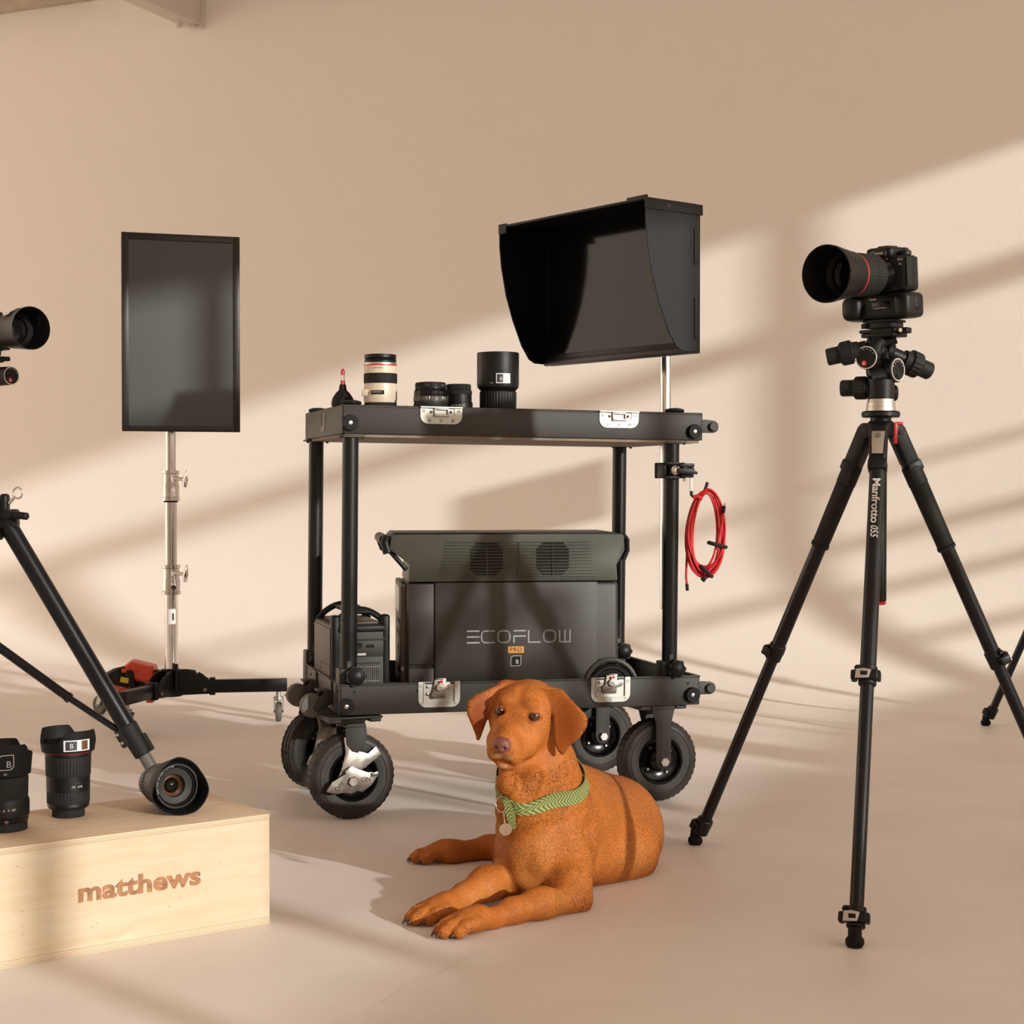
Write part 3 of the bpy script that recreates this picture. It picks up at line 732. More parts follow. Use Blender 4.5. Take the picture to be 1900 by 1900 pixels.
# hooded lens
o_ = deck(924, 752, .085)
l4 = thing('camera_lens', 'tall black lens wearing deep round hood with pale sticker on the cart', 'lens', o_)
S = .0490
P_ = lens_parts(l4, [
 ('barrel', M_black, [(0, 0), (S*.86, 0), (S*.86, .004), (S*.85, .006)]+ribs(.007, .045, S*.88, .0010)+[(S*.86, .046), (S*.80, .048)]),
 ('hood', M_black, [(S*.84, .048), (S*.98, .055), (S, .060), (S, .127), (S*.985, .129), (S*.95, .1285), (S*.94, .10), (S*.90, .062), (0, .061)]),
])
a = -PI/2+.30; FS = frame((S*1.001*math.cos(a), S*1.001*math.sin(a), .0705), (math.cos(a), math.sin(a), 0), (-math.sin(a), math.cos(a), 0))
def curved_label(name, m, parent, R, a0, a1, z0, z1, off=.0004, n=12):
    b = MB(); vs = []; 
    for i in range(n+1):
        a = a0+(a1-a0)*i/n
        for z in (z0, z1): vs.append(((R+off)*math.cos(a), (R+off)*math.sin(a), z))
    b._add(vs, [(2*i, 2*i+2, 2*i+3, 2*i+1) for i in range(n)]); return b.build(name, m, parent, recalc=False)
def ctext(b, txt, size, R, a, z, off=.0009, ts=1.0):
    """letters laid around a barrel"""
    w_ = size*.62*ts; n = len(txt)
    for i, ch in enumerate(txt):
        aa = a+(i-(n-1)/2)*w_/R
        b.text(ch, size, frame(((R+off)*math.cos(aa), (R+off)*math.sin(aa), z), (math.cos(aa), math.sin(aa), 0), (-math.sin(aa), math.cos(aa), 0)), .0001)
lb = curved_label('sticker', M_label, P_[1], S, a-.38, a+.32, .062, .083)
curved_label('sticker_panel', M_navy, P_[1], S, a-.34, a-.05, .064, .081, .0007)
b = MB(); ctext(b, 'B', .011, S, a-.15, .071); b.build('sticker_print', M_white, P_[1])
b = MB()
for k in range(5): ctext(b, 'I', .004, S, a+.26, .066+.004*k, ts=1)
ctext(b, '110', .004, S, -PI/2-.30, .0625); b.build('small_print', M_white, P_[1])

l4.scale = (1.07, 1.07, 1.17)
# ------------------------------------------------------------------ monitor with hood on its pole
wv = Vector((-.62, .785, 0)).normalized(); dv = Vector((wv.y, -wv.x, 0))   # along the screen, and into the screen
MO = at(1197, 365, 3.95)
MF = Matrix((wv, dv, (0, 0, 1))).transposed().to_4x4(); MF.translation = MO      # x to the far edge, y towards the screen, z up (0 = top)
mon = thing('monitor', 'black monitor inside deep light-blocking hood above the right of the cart', 'monitor', MO)
MWD, MH, MD = .565, .366, .158
b = MB(MF); b.box((MWD/2, MD+.014, -MH/2-.001), (MWD, .028, MH-.004), .003)
b.box((MWD/2, MD-.003, -MH+.008), (MWD-.004, .012, .016), .002)
mb_ = b.build('monitor_body', M_bezel, mon, world=True)
b = MB(MF); b.box((MWD/2, MD-.0015, -MH/2+.010), (MWD-.03, .003, MH-.040)); b.build('screen', M_glass, mb_, world=True)
b = MB(MF); b.box((MWD/2, MD/2, -.003), (MWD+.006, MD, .006), .0015)
hood = b.build('hood_top', M_hood, mon, world=True)
side = [(0, 0), (0, -.055), (.006, -.110), (.022, -.185), (.045, -.250), (.075, -.315), (.100, -.350), (.120, -.360), (MD+.012, -.362), (MD+.012, 0)]
for x, nm in ((-.003, 'hood_side'), (MWD, 'hood_side')):
    b = MB(MF); vs = [(x, p[0], p[1]) for p in side]+[(x+.003, p[0], p[1]) for p in side]; n = len(side)
    b._add(vs, [tuple(range(n))[::-1], tuple(range(n, 2*n))]+[(i, (i+1) % n, n+(i+1) % n, n+i) for i in range(n)])
    hs = b.build(nm, M_hood, mon, world=True)
    xi = x+.0036 if x < 0 else x-.0008
    b = MB(MF); b._add([(xi, p[0]+.002, p[1]*.99-.001) for p in side], [tuple(range(n))]); b.build('velvet_lining', M_felt, hs, world=True)
b = MB(MF); b.box((MWD/2, MD/2, -.0075), (MWD-.006, MD-.006, .002)); b.build('velvet_lining', M_felt, hood, world=True)
b = MB(MF)
b.box((-.004, .092, -.014), (.004, MD+.034, .026), .001); b.box((-.004, MD+.008, -.105), (.004, .012, .085), .001); b.box((-.004, MD+.010, -.280), (.004, .014, .10), .001)
b.box((.030, .002, .0005), (.07, .006, .010), .001); b.box((MWD-.012, .001, -.010), (.032, .006, .026), .001)
b.split('hood_edge_trim', M_hood, hood, world=True)
b = MB(MF); FB = frame((-.0062, .080, -.015), (-1, 0, 0), (0, 1, 0)); b.prism([(-.014, 0), (-.007, .007), (0, 0), (-.007, -.007)], .0004, FB); b.text('EIZO', .008, FB @ T(.014, 0, 0), .0002)
b.build('emblem', mat('dark_blue_emblem', (.006, .010, .05), .4), hood, world=True)
PX_, PY_ = .4175, 4.49
b = MB(); c0 = MF @ Vector((MWD/2, MD+.028, -MH*.5)); pl = Vector((PX_, PY_, c0.z))
b.box((0, 0, 0), (.10, .10, .012), .003, M=frame(c0+dv*.006, dv)); b.cyl(c0, c0+dv*.05, .018, seg=20)
b.tube([c0+dv*.04, c0.lerp(pl, .6)+dv*.03, pl], .013, 12); b.cyl(pl-Vector((0, 0, .035)), pl+Vector((0, 0, .035)), .024, seg=24)
b.build('mount_arm', M_black, mon, world=True)
pole = thing('monitor_pole', 'slim chrome pole rising behind the cart to the hooded monitor', 'pole', (PX_, PY_, .47))
b = MB(); b.cyl((0, 0, 0), (0, 0, .92), .0148, seg=32, bev=.002); b.build('tube', M_chrome, pole)
b = MB(); b.box((-.014, 0, .505), (.040, .050, .040), .004); b.box((-.022, 0, -.10+.11), (.0, .0, .0)) if False else None
b.build('deck_clamp', M_black, pole)
# super clamp on the front right post, with hook plate
pc = CART @ (SH @ Vector((.857, .034, .853)))
cl = thing('super_clamp', 'black clamp with lever gripping the front right cart post', 'clamp', pc)
cx_ = Vector((math.cos(CY), math.sin(CY), 0)); cy_ = Vector((-cx_.y, cx_.x, 0)); CM = Matrix((cx_, cy_, (0, 0, 1))).transposed().to_4x4(); CM.translation = pc
b = MB(CM)
b.box((-.028, 0, 0), (.010, .050, .040), .003); b.box((-.010, -.025, .018), (.040, .008, .008), .002); b.box((-.010, -.025, -.018), (.040, .008, .008), .002); b.box((-.010, .026, 0), (.050, .010, .040), .003)
b.box((.032, -.018, .013), (.040, .020, .010), .002); b.box((.032, -.018, -.013), (.036, .022, .010), .002); b.box((.024, 0, 0), (.010, .052, .040), .003); b.box((.046, -.012, 0), (.010, .022, .036), .003)
b.build('clamp_body', M_black, cl, world=True)
b = MB(CM); b.lathe([(0, 0), (.0125, 0), (.0125, .006), (.006, .012), (0, .012)], frame((-.002, -.028, .001), (0, -1, 0)), 24); b.cyl((.028, -.02, -.018), (.028, -.02, -.028), .004, seg=12); b.split('clamp_screw', M_chrome, cl, world=True)
b = MB(CM); b.prism([(-.006, -.007), (.048, -.010), (.050, -.004), (.030, .004), (-.004, .006)], .006, frame((.004, -.040, .0), (0, -1, 0), (1, 0, 0)), .0015); b.box((.036, -.034, .002), (.026, .008, .010), .004); b.build('lever', M_black, cl, world=True)
b = MB(CM); b.box((.0495, -.012, -.035), (.0085, .003, .042), .001); b.build('hook_plate', M_white, cl, world=True)
b = MB(CM); b.tube([(.0495, -.012, -.052), (.050, -.012, -.062), (.058, -.012, -.069), (.070, -.012, -.066), (.086, -.012, -.052), (.092, -.012, -.038), (.094, -.012, -.030)], .0042, 10); b.build('hook', M_black, cl, world=True)
# red cable coil
hk = CM @ Vector((.064, -.012, -.064))
cb = thing('cable', 'coiled red tether cable hanging from hook on the cart clamp', 'cable', hk)
b = MB(); rr_ = random.Random(3)
YC = (CM @ Vector((.064, -.012, 0))).y
for k in range(13):
    cxp = 1309+rr_.uniform(-3, 3); rx = 30+rr_.uniform(-6, 5); top = 907+rr_.uniform(0, 8); bot = 1058+rr_.uniform(-10, 14); yo = YC+rr_.uniform(-.010, .010)
    pts = []
    for j in range(40):
        a = 2*PI*j/40; cyp = (top+bot)/2; ry = (bot-top)/2
        pts.append(at(cxp+rx*math.cos(a)*(1-.12*math.sin(a))+2.5*math.sin(a), cyp-ry*math.sin(a), yo+.004*math.sin(3*a+k)))
    b.tube(pts, .0029, 8, closed=True)
b.tube([at(*p, YC-.010) for p in ((1330, 1020), (1337, 985), (1341, 962), (1342, 950))], .0030, 8)
b.tube([at(*p, YC+.006) for p in ((1281, 960), (1276, 1000), (1274, 1040), (1273, 1070), (1274.5, 1085))], .0030, 8)
b.tube([at(*p, YC-.008) for p in ((1286, 925), (1292, 920), (1303, 926))], .0050, 8)
coil = b.build('coil', M_redc, cb, world=True)
b = MB(); b.cyl(at(1342, 952, YC-.010), at(1344, 939, YC-.010), .0042, seg=14); b.cyl(at(1274.5, 1083, YC+.006), at(1275.5, 1096, YC+.006), .0042, seg=14)
b.box((0, 0, 0), (.012, .004, .014), .001, M=T(at(1306, 1074, YC-.01)) @ Matrix.Rotation(.7, 4, 'Y')); b.split('connector', M_black, coil, world=True)
b = MB(); b.cyl(at(1344, 940, YC-.010), at(1345, 934, YC-.010), .0028, seg=12); b.build('plug_tip', M_bolt, coil, world=True)
for (cxp, cyp, tx, ty) in ((1331, 1011, 15, 4), (1310, 1060, 10, 9)):
    b = MB()
    ax = Vector((0, 1, 0)); c0 = at(cxp, cyp, YC); 
    ux = (at(cxp+tx, cyp+ty, YC)-c0); 
    b.tube([c0+ux*1.05*math.cos(a)+ax*.014*math.sin(a) for a in [2*PI*i/20 for i in range(20)]], .0052, 8, closed=True); b.build('velcro_tie', M_velcro, coil, world=True)
# ------------------------------------------------------------------ tripod, head and camera builders
def cyl_part(name, m, parent, segs, seg=28):
    b = MB()
    for s_ in segs: b.cyl(*s_[:3], **(s_[3] if len(s_) > 3 else {}), seg=seg)
    return b.build(name, m, parent, world=True)
def tripod(root, c, feet, za, sleeves, z_col=.574, z_top=.955, lever_leg=0, r=1.0, text=False):
    """c: axis (x, y); feet: ground points; za: hinge height"""
    c = Vector((c[0], c[1], 0)); A = c+Vector((0, 0, za))
    dirs = [(Vector(f)-c).normalized() for f in feet]
    b = MB()
    b.cyl(A+Vector((0, 0, -.022)), A+Vector((0, 0, .012)), .027*r, seg=28, bev=.004)
    for d in dirs:
        sd = Vector((-d.y, d.x, 0))
        for s_ in (-1, 1): b.box((.022*r, s_*.0175*r, -.004), (.026*r, .006*r, .024*r), .002, M=Matrix((d, sd, (0, 0, 1))).transposed().to_4x4() if False else T(A) @ Matrix((d, sd, (0, 0, 1))).transposed().to_4x4())
    b.build('crown', M_black, root, world=True)
    b = MB(); b.cyl(A+Vector((0, 0, .012)), Vector((c.x, c.y, z_top-.013)), .021*r, seg=28); b.cyl(Vector((c.x, c.y, z_top-.013)), Vector((c.x, c.y, z_top)), .0385*r, seg=40, bev=.003)
    b.cyl(Vector((c.x, c.y, z_col)), Vector((c.x, c.y, z_top-.01)), .0125*r, seg=24); col = b.build('centre_column', M_tube, root, world=True)
    b = MB(); b.cyl(Vector((c.x, c.y, z_col-.008)), Vector((c.x, c.y, z_col)), .0122*r, .0122*r, seg=24, bev=.003); b.build('column_cap', M_red, col, world=True)
    for i, (f, d) in enumerate(zip(feet, dirs)):
        f = Vector(f); Hh = A+d*.030*r+Vector((0, 0, -.004)); ax = (f-Hh).normalized(); L = (f-Hh).length
        sd = Vector((-d.y, d.x, 0)); nrm = ax.cross(sd).normalized()
        if nrm.dot(d) < 0: nrm = -nrm
        LM = Matrix((sd, nrm, -ax)).transposed().to_4x4(); LM.translation = Hh          # z up the leg
        b = MB(); b.cyl(Hh+ax*.05, Hh+ax*L*.51, .0152*r, seg=28); leg = b.build('leg', M_tube, root, world=True)
        b = MB(LM)
        b.box((0, .001, -.038), (.034*r, .032*r, .080), .006, 3); b.box((0, .003, -.085), (.037*r, .033*r, .024), .005); b.cyl((-.018*r, -.002, -.003), (.018*r, -.002, -.003), .0165*r, seg=28, bev=.003)
        b.build('leg_casting', M_black, leg, world=True)
        if i == lever_leg:
            b = MB(LM); b.prism([(-.0130, 0), (.0130, 0), (.0105, .050), (-.0105, .050)], .0035, frame((0, .0175, -.016), (0, 1, 0), (1, 0, 0)) @ Matrix.Rotation(0, 4, 'Z'), .001)
            lv = b.build('release_lever', M_silver, leg, world=True)
            b = MB(LM); b.cyl((0, .0205, -.026), (0, .0222, -.026), .0055, seg=20); b.build('lever_emblem', M_steel, lv, world=True)
        if sleeves[i]:
            b = MB(); b.cyl(Hh+ax*.082, Hh+ax*.125, .0200*r, seg=28, bev=.002); b.cyl(Hh+ax*.124, Hh+ax*.262, .0190*r, .0178*r, seg=28, bev=.0015); b.cyl(Hh+ax*.262, Hh+ax*.270, .0192*r, seg=28, bev=.001)
            b.build('grip_sleeve', M_grip, leg, world=True)
        b = MB(); b.cyl(Hh+ax*L*.50, Hh+ax*(L-.035), .0127*r, seg=28); b.build('lower_tube', M_tube, leg, world=True)
        for t in (L*.51, L-.052):
            q = Hh+ax*t; CMx = LM.copy(); CMx.translation = q
            b = MB(CMx)
            b.cyl((0, 0, .018), (0, 0, -.020), .0178*r, .0168*r, seg=28, bev=.002)
            b.cyl((-.021*r, .008*r, .013), (-.012*r, .008*r, .013), .0052, seg=14)
            b.cyl((-.019*r, .010*r, .012), (-.019*r, .004, .012), .0055, seg=14)
            b.box((-.001*r, .017*r, -.003), (.044*r, .010, .021), .004, 3); b.box((-.024*r, .008*r, -.004), (.012, .024, .019), .004, 3); b.box((.021*r, .008*r, -.003), (.008, .022, .018), .003)
            cp = b.build('leg_clamp', M_black, leg, world=True)
            b = MB(CMx); b.prism([(-.004, -.009), (.018, -.011), (.020, .004), (.010, .0085), (-.002, .006)], .0016, frame((0, .0215*r, -.001), (0, 1, 0), (-1, 0, 0)), .0006) if False else None
            b.prism([(-.021, -.0100), (.004, -.0085), (.008, .0075), (-.006, .0100), (-.020, .008)], .0022, frame((0, .0215*r, -.003), (0, 1, 0), (-1, 0, 0)) @ Matrix.Diagonal((-1, 1, 1, 1)), .0005)
            pl_ = b.build('lever_plate', M_silver, leg, world=True)
            b = MB(CMx); b.box((-.005, .0240*r, -.003), (.013, .0012, .008), .0004); b.build('lever_inset', M_black, leg, world=True)
        b = MB(); b.cyl(f+Vector((0, 0, .030))-ax*.006, f+Vector((0, 0, .020)), .012*r, seg=24); b.lathe([(0, 0), (.0125*r, 0), (.0165*r, .006), (.0165*r, .013), (.010*r, .022), (.006, .026), (0, .026)], T(f), 24)
        b.build('rubber_foot', M_blackm, leg, world=True)
        if text and i == lever_leg:
            for (txt, t0, sz, off, nm) in (('Manfrotto', .166, .0215, .0004, 'lettering'), ('055', .231, .0200, .0001, 'lettering')):
                q = Hh+ax*t0; n_ = (nrm-0*sd).normalized()
                FT = Matrix((ax, ax.cross(n_)*-1, n_)).transposed().to_4x4()
                FT = Matrix((ax, n_.cross(ax), n_)).transposed().to_4x4(); FT.translation = q+n_*.0151*r
                b = MB(); b.text(txt, sz, FT @ T(0, -.000, 0), .0006, off=off*.8, sp=.95 if sz > .0205 else 1, xs=(1.16 if len(txt) > 4 else .85), shear=0 if txt != '055' else .3); b.build(nm, M_white, leg, world=True)
def emblem_peak(F_, r, parent):
    b = MB(); b.cyl(F_ @ Vector((0, 0, 0)), F_ @ Vector((0, 0, .0006)), r, seg=24); e = b.build('dial_emblem', M_red, parent, world=True)
    b = MB()
    for x0, y0, x1, y1 in ((-.45, -.6, 0, .55), (.45, -.6, 0, .55), (0, -.6, 0, .1)):
        d = Vector((x1-x0, y1-y0, 0))*r; b.box((0, 0, 0), (d.length, r*.16, .0004), M=F_ @ T((x0+x1)/2*r, (y0+y1)/2*r, .0009) @ rotz(math.atan2(d.y, d.x)))
    b.build('emblem_mark', M_white, parent, world=True)
def gear_head(G, root, ext=0):
    """three-way geared head; G: frame on the column top, y towards the back of the picture"""
    def P(dx, dz, dy=0): return G @ Vector((dx/919, dy, dz/919))
    def V(x, y, z): return (G.to_3x3() @ Vector((x, y, z))).normalized()
    up = V(0, 0, 1)
    b = MB(); b.lathe([(.0, 0), (.0295, 0), (.0290, .008), (.0285, .0085), (.0282, .0165), (.0275, .017), (.0262, .024), (0, .024)], G, 40); base = b.build('head_base', M_silver, root, world=True)
    hb = MB(); hb.cyl(P(0, 21), P(0, 60), .0272, seg=32, bev=.003)
    hb.cyl(P(18, 34, .01), P(32, 34, .01), .0165, seg=24, bev=.003)
    hb.cyl(P(-20, 60), P(26, 72), .020, seg=20)
    fb = P(29, 76, -.012); db = V(.68, -.73, .0); hb.cyl(fb-db*.062, fb-db*.0005, .0235, .0255, seg=36, bev=.002)
    fa = P(-31, 98, -.016); da = V(-.56, -.83, 0); fa = fa+da*ext; hb.cyl(fa-da*(.058+ext), fa-da*.0005, .0260, .0235, seg=36, bev=.002)
    hb.box((-.010, .006, .128), (.036, .036, .040), .008, 3, M=G); hb.tube([G @ Vector((-.018, 0, .105)), G @ Vector((-.012, .0, .130)), G @ Vector((-.002, .0, .146))], .019, 14)
    hb.tube([G @ Vector((.005, .0, .118)), G @ Vector((.004, -.012, .100))], .010, 12)
    hb.tube([G @ Vector((.004, .008, .138)), G @ Vector((.030, .004, .148))], .012, 12)
    body_ = hb.build('head_body', M_black, root, world=True)
    for fc, dr in ((fa, da), (fb, db)):
        F_ = frame(fc, dr, (dr.y*-1, dr.x, 0)) 
        xx = Vector((-dr.y, dr.x, 0)); yy = dr.cross(xx)
        F_ = Matrix((xx, yy, dr)).transposed().to_4x4(); F_.translation = fc
        b = MB(); b.lathe([(.0205, 0), (.0215, .0012), (.0228, .0012), (.0232, 0)], F_, 40); ri = b.build('dial_ring', M_white, root, world=True)
        b = MB(); b.cyl(F_ @ Vector((0, 0, -.0005)), F_ @ Vector((0, 0, .0006)), .0205, seg=36); dl = b.build('dial', M_black, root, world=True)
        b = MB()
        for k in range(6 if fc is fb else 4):
            a = .5+k*.45; b.box((.0172*math.cos(a), .0172*math.sin(a), .0009), (.0030, .0012, .0004), M=F_ @ Matrix())
        b.build('dial_marks', M_white, dl, world=True)
        if fc is fa: emblem_peak(F_ @ T(-.004 if True else 0, -.011, .0006), .0056, dl)
    def knob(p0, d, r1, r2, l1=.024, l2=.030):
        d = d.normalized(); M_ = frame(p0, d)
        b = MB(); b.lathe([(0, -.012), (r1*.75, -.012), (r1*.8, 0), (r1, .003), (r1, .0035, .0014), (r1, l1-.003, .0014), (r1*.96, l1), (r2*1.1, l1+.003), (r2, l1+.005), (r2, l1+l2-.003), (r2*.85, l1+l2), (0, l1+l2)], M_, 72)
        b.build('pan_knob', M_grip, root, world=True)
    hb = MB(); hb.cyl(P(-26, 116, .004), P(-52, 110, .008), .017, seg=24); hb.build('arm', M_black, root, world=True); hb = MB(); hb.cyl(P(10, 112, .01), P(58, 92, .018), .0150, seg=24); hb.cyl(P(10, 113, .01), P(24, 107, .01), .020, .020, seg=24, bev=.004)
    hb.build('arm', M_black, root, world=True); hb = MB(); hb.cyl(P(-10, 44, .012), P(-26, 44, .016), .020, seg=24); hb.build('arm', M_black, root, world=True)
    knob(P(-50, 111, .008), V(-.93, .22, -.20), .0245, .0175)
    knob(P(54, 93, .018), V(.90, .25, -.36), .0265, .0180)
    knob(P(-22, 44, .014), V(-.93, .36, 0), .0235, .0168)
    b_st = G @ T(-.036, -.012, .125)
    b = MB(); FS = Matrix((Vector((-da.y, da.x, 0)), Vector((0, 0, 1)), da)).transposed().to_4x4(); FS.translation = fa+Vector((0, 0, .034))+V(.008, .006, 0)*1.0+up*0
    o = rrect(.019, .014, .003); b.prism(o, .0006, FS @ rotz(.25)); stt = b.build('sticker', M_white, root, world=True)
    b = MB(); b.prism(rrect(.0168, .0120, .0025), .0006, FS @ rotz(.25) @ T(0, 0, .0002)); b.build('sticker_face', M_dark, root, world=True)
    b = MB(); b.text('B', .0105, FS @ rotz(-1.32) @ T(0, 0, .0009), .0001, off=.0003); b.build('sticker_print', M_white, root, world=True)
    # plates
    Pz = G @ T(.006, 0, .146) @ rotz(math.radians(-45)); b = MB(Pz)
    b.box((.0, .0, .006), (.076, .052, .008), .002); b.box((0, 0, .014), (.082, .056, .007), .002); b.box((.010, -.012, .0105), (.05, .030, .003)); b.box((0, 0, .026), (.062, .046, .012), .002); b.box((.0, 0, .034), (.070, .050, .005), .0015)
    b.box((.046, -.004, .013), (.030, .020, .012), .003); b.box((-.030, -.026, .025), (.012, .006, .010), .002)
    b.build('quick_release_plate', M_black, root, world=True)
    if not ext:
        b = MB(Pz); b.cyl((.050, -.016, .013), (.050, -.020, .013), .004, seg=16); b.build('plate_pin', M_chrome, root, world=True)
def lathe_on(b, prof, o, d, seg=64):
    b.lathe(prof, frame(o, d), seg)
def camera_unit(C, root, hood_r=(.045, .055), hood_l=.075, L=.195, red=True, grip=True):
    """C: frame on the plate; -y = where the lens points, x = the side with the port doors"""
    if not grip: C0 = C; C = C.copy()
    b = MB(C)                                # battery grip
    if not grip: b.box((0, .004, .053), (.120, .050, .006), .002)
    else: b.box((0, .004, .030), (.146, .058, .052), .012, 3); b.box((-.052, -.014, .030), (.044, .060, .050), .016, 4); b.box((.060, .0, .030), (.034, .066, .050), .010, 3)
    g = b.build('battery_grip' if grip else 'base_plate', M_black, root, world=True)
    b = MB(C); b.box((.012, -.0262, .034), (.040, .002, .012), .0008); b.box((.0766, .004, .032), (.002, .018, .024), .0008); [b.split('grip_inset', M_gloss, g, world=True) if grip else None]
    b = MB(C); b.box((.010, -.0275, .0275), (.028, .001, .0012)); b.text('Canon', .0062, C.copy() and frame((-.006, -.0262, .046), (0, -1, 0), (1, 0, 0)), .0002); [b.build('grip_marks', M_white, g, world=True) if grip else None]
    b = MB(C)
    b.box((0, .006, .093), (.136, .052, .072), .010, 3); b.box((-.050, -.014, .090), (.040, .062, .068), .016, 4)
    b.box((.010, .004, .136), (.060, .060, .024), .008, 3); b.box((.010, -.018, .134), (.040, .024, .020), .007, 3); b.box((.010, .010, .149), (.026, .034, .005), .0015)
    b.box((-.046, .006, .130), (.040, .044, .012), .005, 3); b.cyl((.050, .008, .128), (.050, .008, .139), .013, seg=28, bev=.002); b.box((.028, .030, .140), (.030, .016, .014), .004)
    bd_ = b.build('camera_body', M_black, root, world=True)
    b = MB(C); b.box((.0685, .002, .096), (.004, .040, .058), .0018, 3); b.build('port_doors', M_grip, bd_, world=True)
    b = MB(C); b.box((.0709, .004, .096), (.0006, .0008, .050)); b.box((.0709, -.006, .100), (.0006, .018, .0008)); b.box((.0709, .013, .090), (.0006, .016, .0008)); b.box((.0709, .0, .078), (.0006, .010, .0010)); b.build('door_seams', M_dark, bd_, world=True)
    b = MB(C); b.box((.052, .030, .100), (.010, .006, .060), .002); b.build('screen_edge', M_black, bd_, world=True)
    b = MB(C); b.text('Canon', .0105, frame((.010, -.0303, .136), (0, -1, 0), (1, 0, 0)), .0002, off=.0001); b.text('EOS', .0065, frame((.056, -.0206, .120), (0, -1, 0), (1, 0, 0)), .0002); b.text('R6', .0060, frame((.056, -.0206, .111), (0, -1, 0), (1, 0, 0)), .0002)
    b.build('body_lettering', M_white, bd_, world=True)
    o = C @ Vector((.012, -.018, .092)); d = (C.to_3x3() @ Vector((0, -1, 0))).normalized(); H0 = L-hood_l
    b = MB(); lathe_on(b, [(.033, 0), (.034, .002), (.034, .010), (.033, .012), (.033, .034), (.038, .040)], o, d); ln = b.build('lens_barrel', M_gloss, root, world=True)
    b = MB(); lathe_on(b, [(.038, .038), (.0415, .042)]+[(.042, .043, .0009), (.042, .062, .0009)]+[(.0412, .063), (.0412, .076), (.0425, .078), (.0428, .079, .0008), (.0428, .104, .0008), (.0422, .105), (.0425, H0-.003), (.040, H0)], o, d, 160); b.build('lens_rings', M_grip, ln, world=True)
    if red:
        b = MB(); lathe_on(b, [(.0428, H0-.0085), (.0438, H0-.008), (.0438, H0-.005), (.0428, H0-.0045)], o, d); b.build('red_ring', M_red, ln, world=True)
        b = MB(C); b.box((.040, -.043, .122), (.003, .004, .0015)); b.build('mount_mark', M_red, ln, world=True)
    r0, r1 = hood_r
    b = MB(); lathe_on(b, [(.041, H0-.004), (r0, H0-.003), (r0+.001, H0+.010), (r1, L-.012), (r1+.0008, L), (r1-.0010, L+.0006), (r1-.0025, L-.004), (r0-.002, H0+.012), (.034, H0+.004)], o, d); hd_ = b.build('lens_hood', M_black, ln, world=True)
    b = MB(); lathe_on(b, [(.034, H0+.002), (.034, H0-.004), (.026, H0-.009), (0, H0-.006)], o, d); b.build('front_glass', M_glass, ln, world=True)
    return o, d, ln

# main tripod with camera
TA = (.744, 3.33); FEET = [fl(1586, 1757), fl(1290, 1567), Vector((1.206, 3.435, 0))]
tp = thing('tripod', 'tall black tripod with geared head carrying the camera, standing beside the dog and cart', 'tripod', (TA[0], TA[1], 0))
tripod(tp, TA, FEET, .925, (False, True, True), z_top=.957, text=True)
G1 = T(TA[0], TA[1], .957)
gear_head(G1, tp)
b = MB(G1 @ T(0, 0, -.957)); b.box((.024, -.024, .912), (.007, .006, .042), .001); b.box((.034, -.012, .932), (.016, .010, .006), .002); b.build('red_lock', M_red, tp, world=True)
CAMC = G1 @ T(.004, 0, .1790) @ rotz(math.radians(-45)) @ Matrix.Rotation(math.radians(4), 4, 'X')
cm = thing('camera', 'black mirrorless camera with battery grip, red ringed lens and deep hood on the tripod', 'camera', (TA[0], TA[1], .957+.1835))
camera_unit(CAMC, cm)
# left tripod, mostly out of the frame, with its camera
LA = Vector((-1.365, 4.28, 0))
lt = thing('tripod', 'black heavy tripod with crank and spreader bar cut off by the picture edge', 'tripod', LA)
cz = .715
b = MB(T(LA)); b.cyl((0, 0, cz-.05), (0, 0, cz+.05), .045, seg=32, bev=.006); b.box((.050, -.004, cz+.005), (.070, .040, .05), .008, 3); b.box((.050, -.004, cz+.035), (.022, .030, .07), .008, 3)
b.build('crown', M_black, lt, world=True)
b = MB(T(LA)); b.cyl((0, 0, .35), (0, 0, .978), .017, seg=28); b.build('centre_column', M_tube, lt, world=True)
b = MB(T(LA)); b.cyl((.068, -.03, cz+.018), (.122, -.05, cz+.012), .0095, seg=20, bev=.002); b.cyl((.066, -.01, cz+.018), (.066, -.045, cz+.018), .012, seg=20); b.build('crank_handle', M_black, lt, world=True)
b = MB(T(LA)); b.tube([Vector((.088+.012*math.cos(a), -.02, cz+.072+.014*math.sin(a))) for a in [2*PI*i/18 for i in range(18)]], .0028, 8, closed=True); b.cyl((.066, -.02, cz+.045), (.080, -.02, cz+.062), .0045, seg=12); b.build('eye_bolt', M_chrome, lt, world=True)
ft0 = at(300, 1438, 4.28); ft0.z = .0; 
lf = [Vector((LA.x+.475*math.cos(a), LA.y+.475*math.sin(a), 0)) for a in (math.radians(-2), math.radians(118), math.radians(238))]
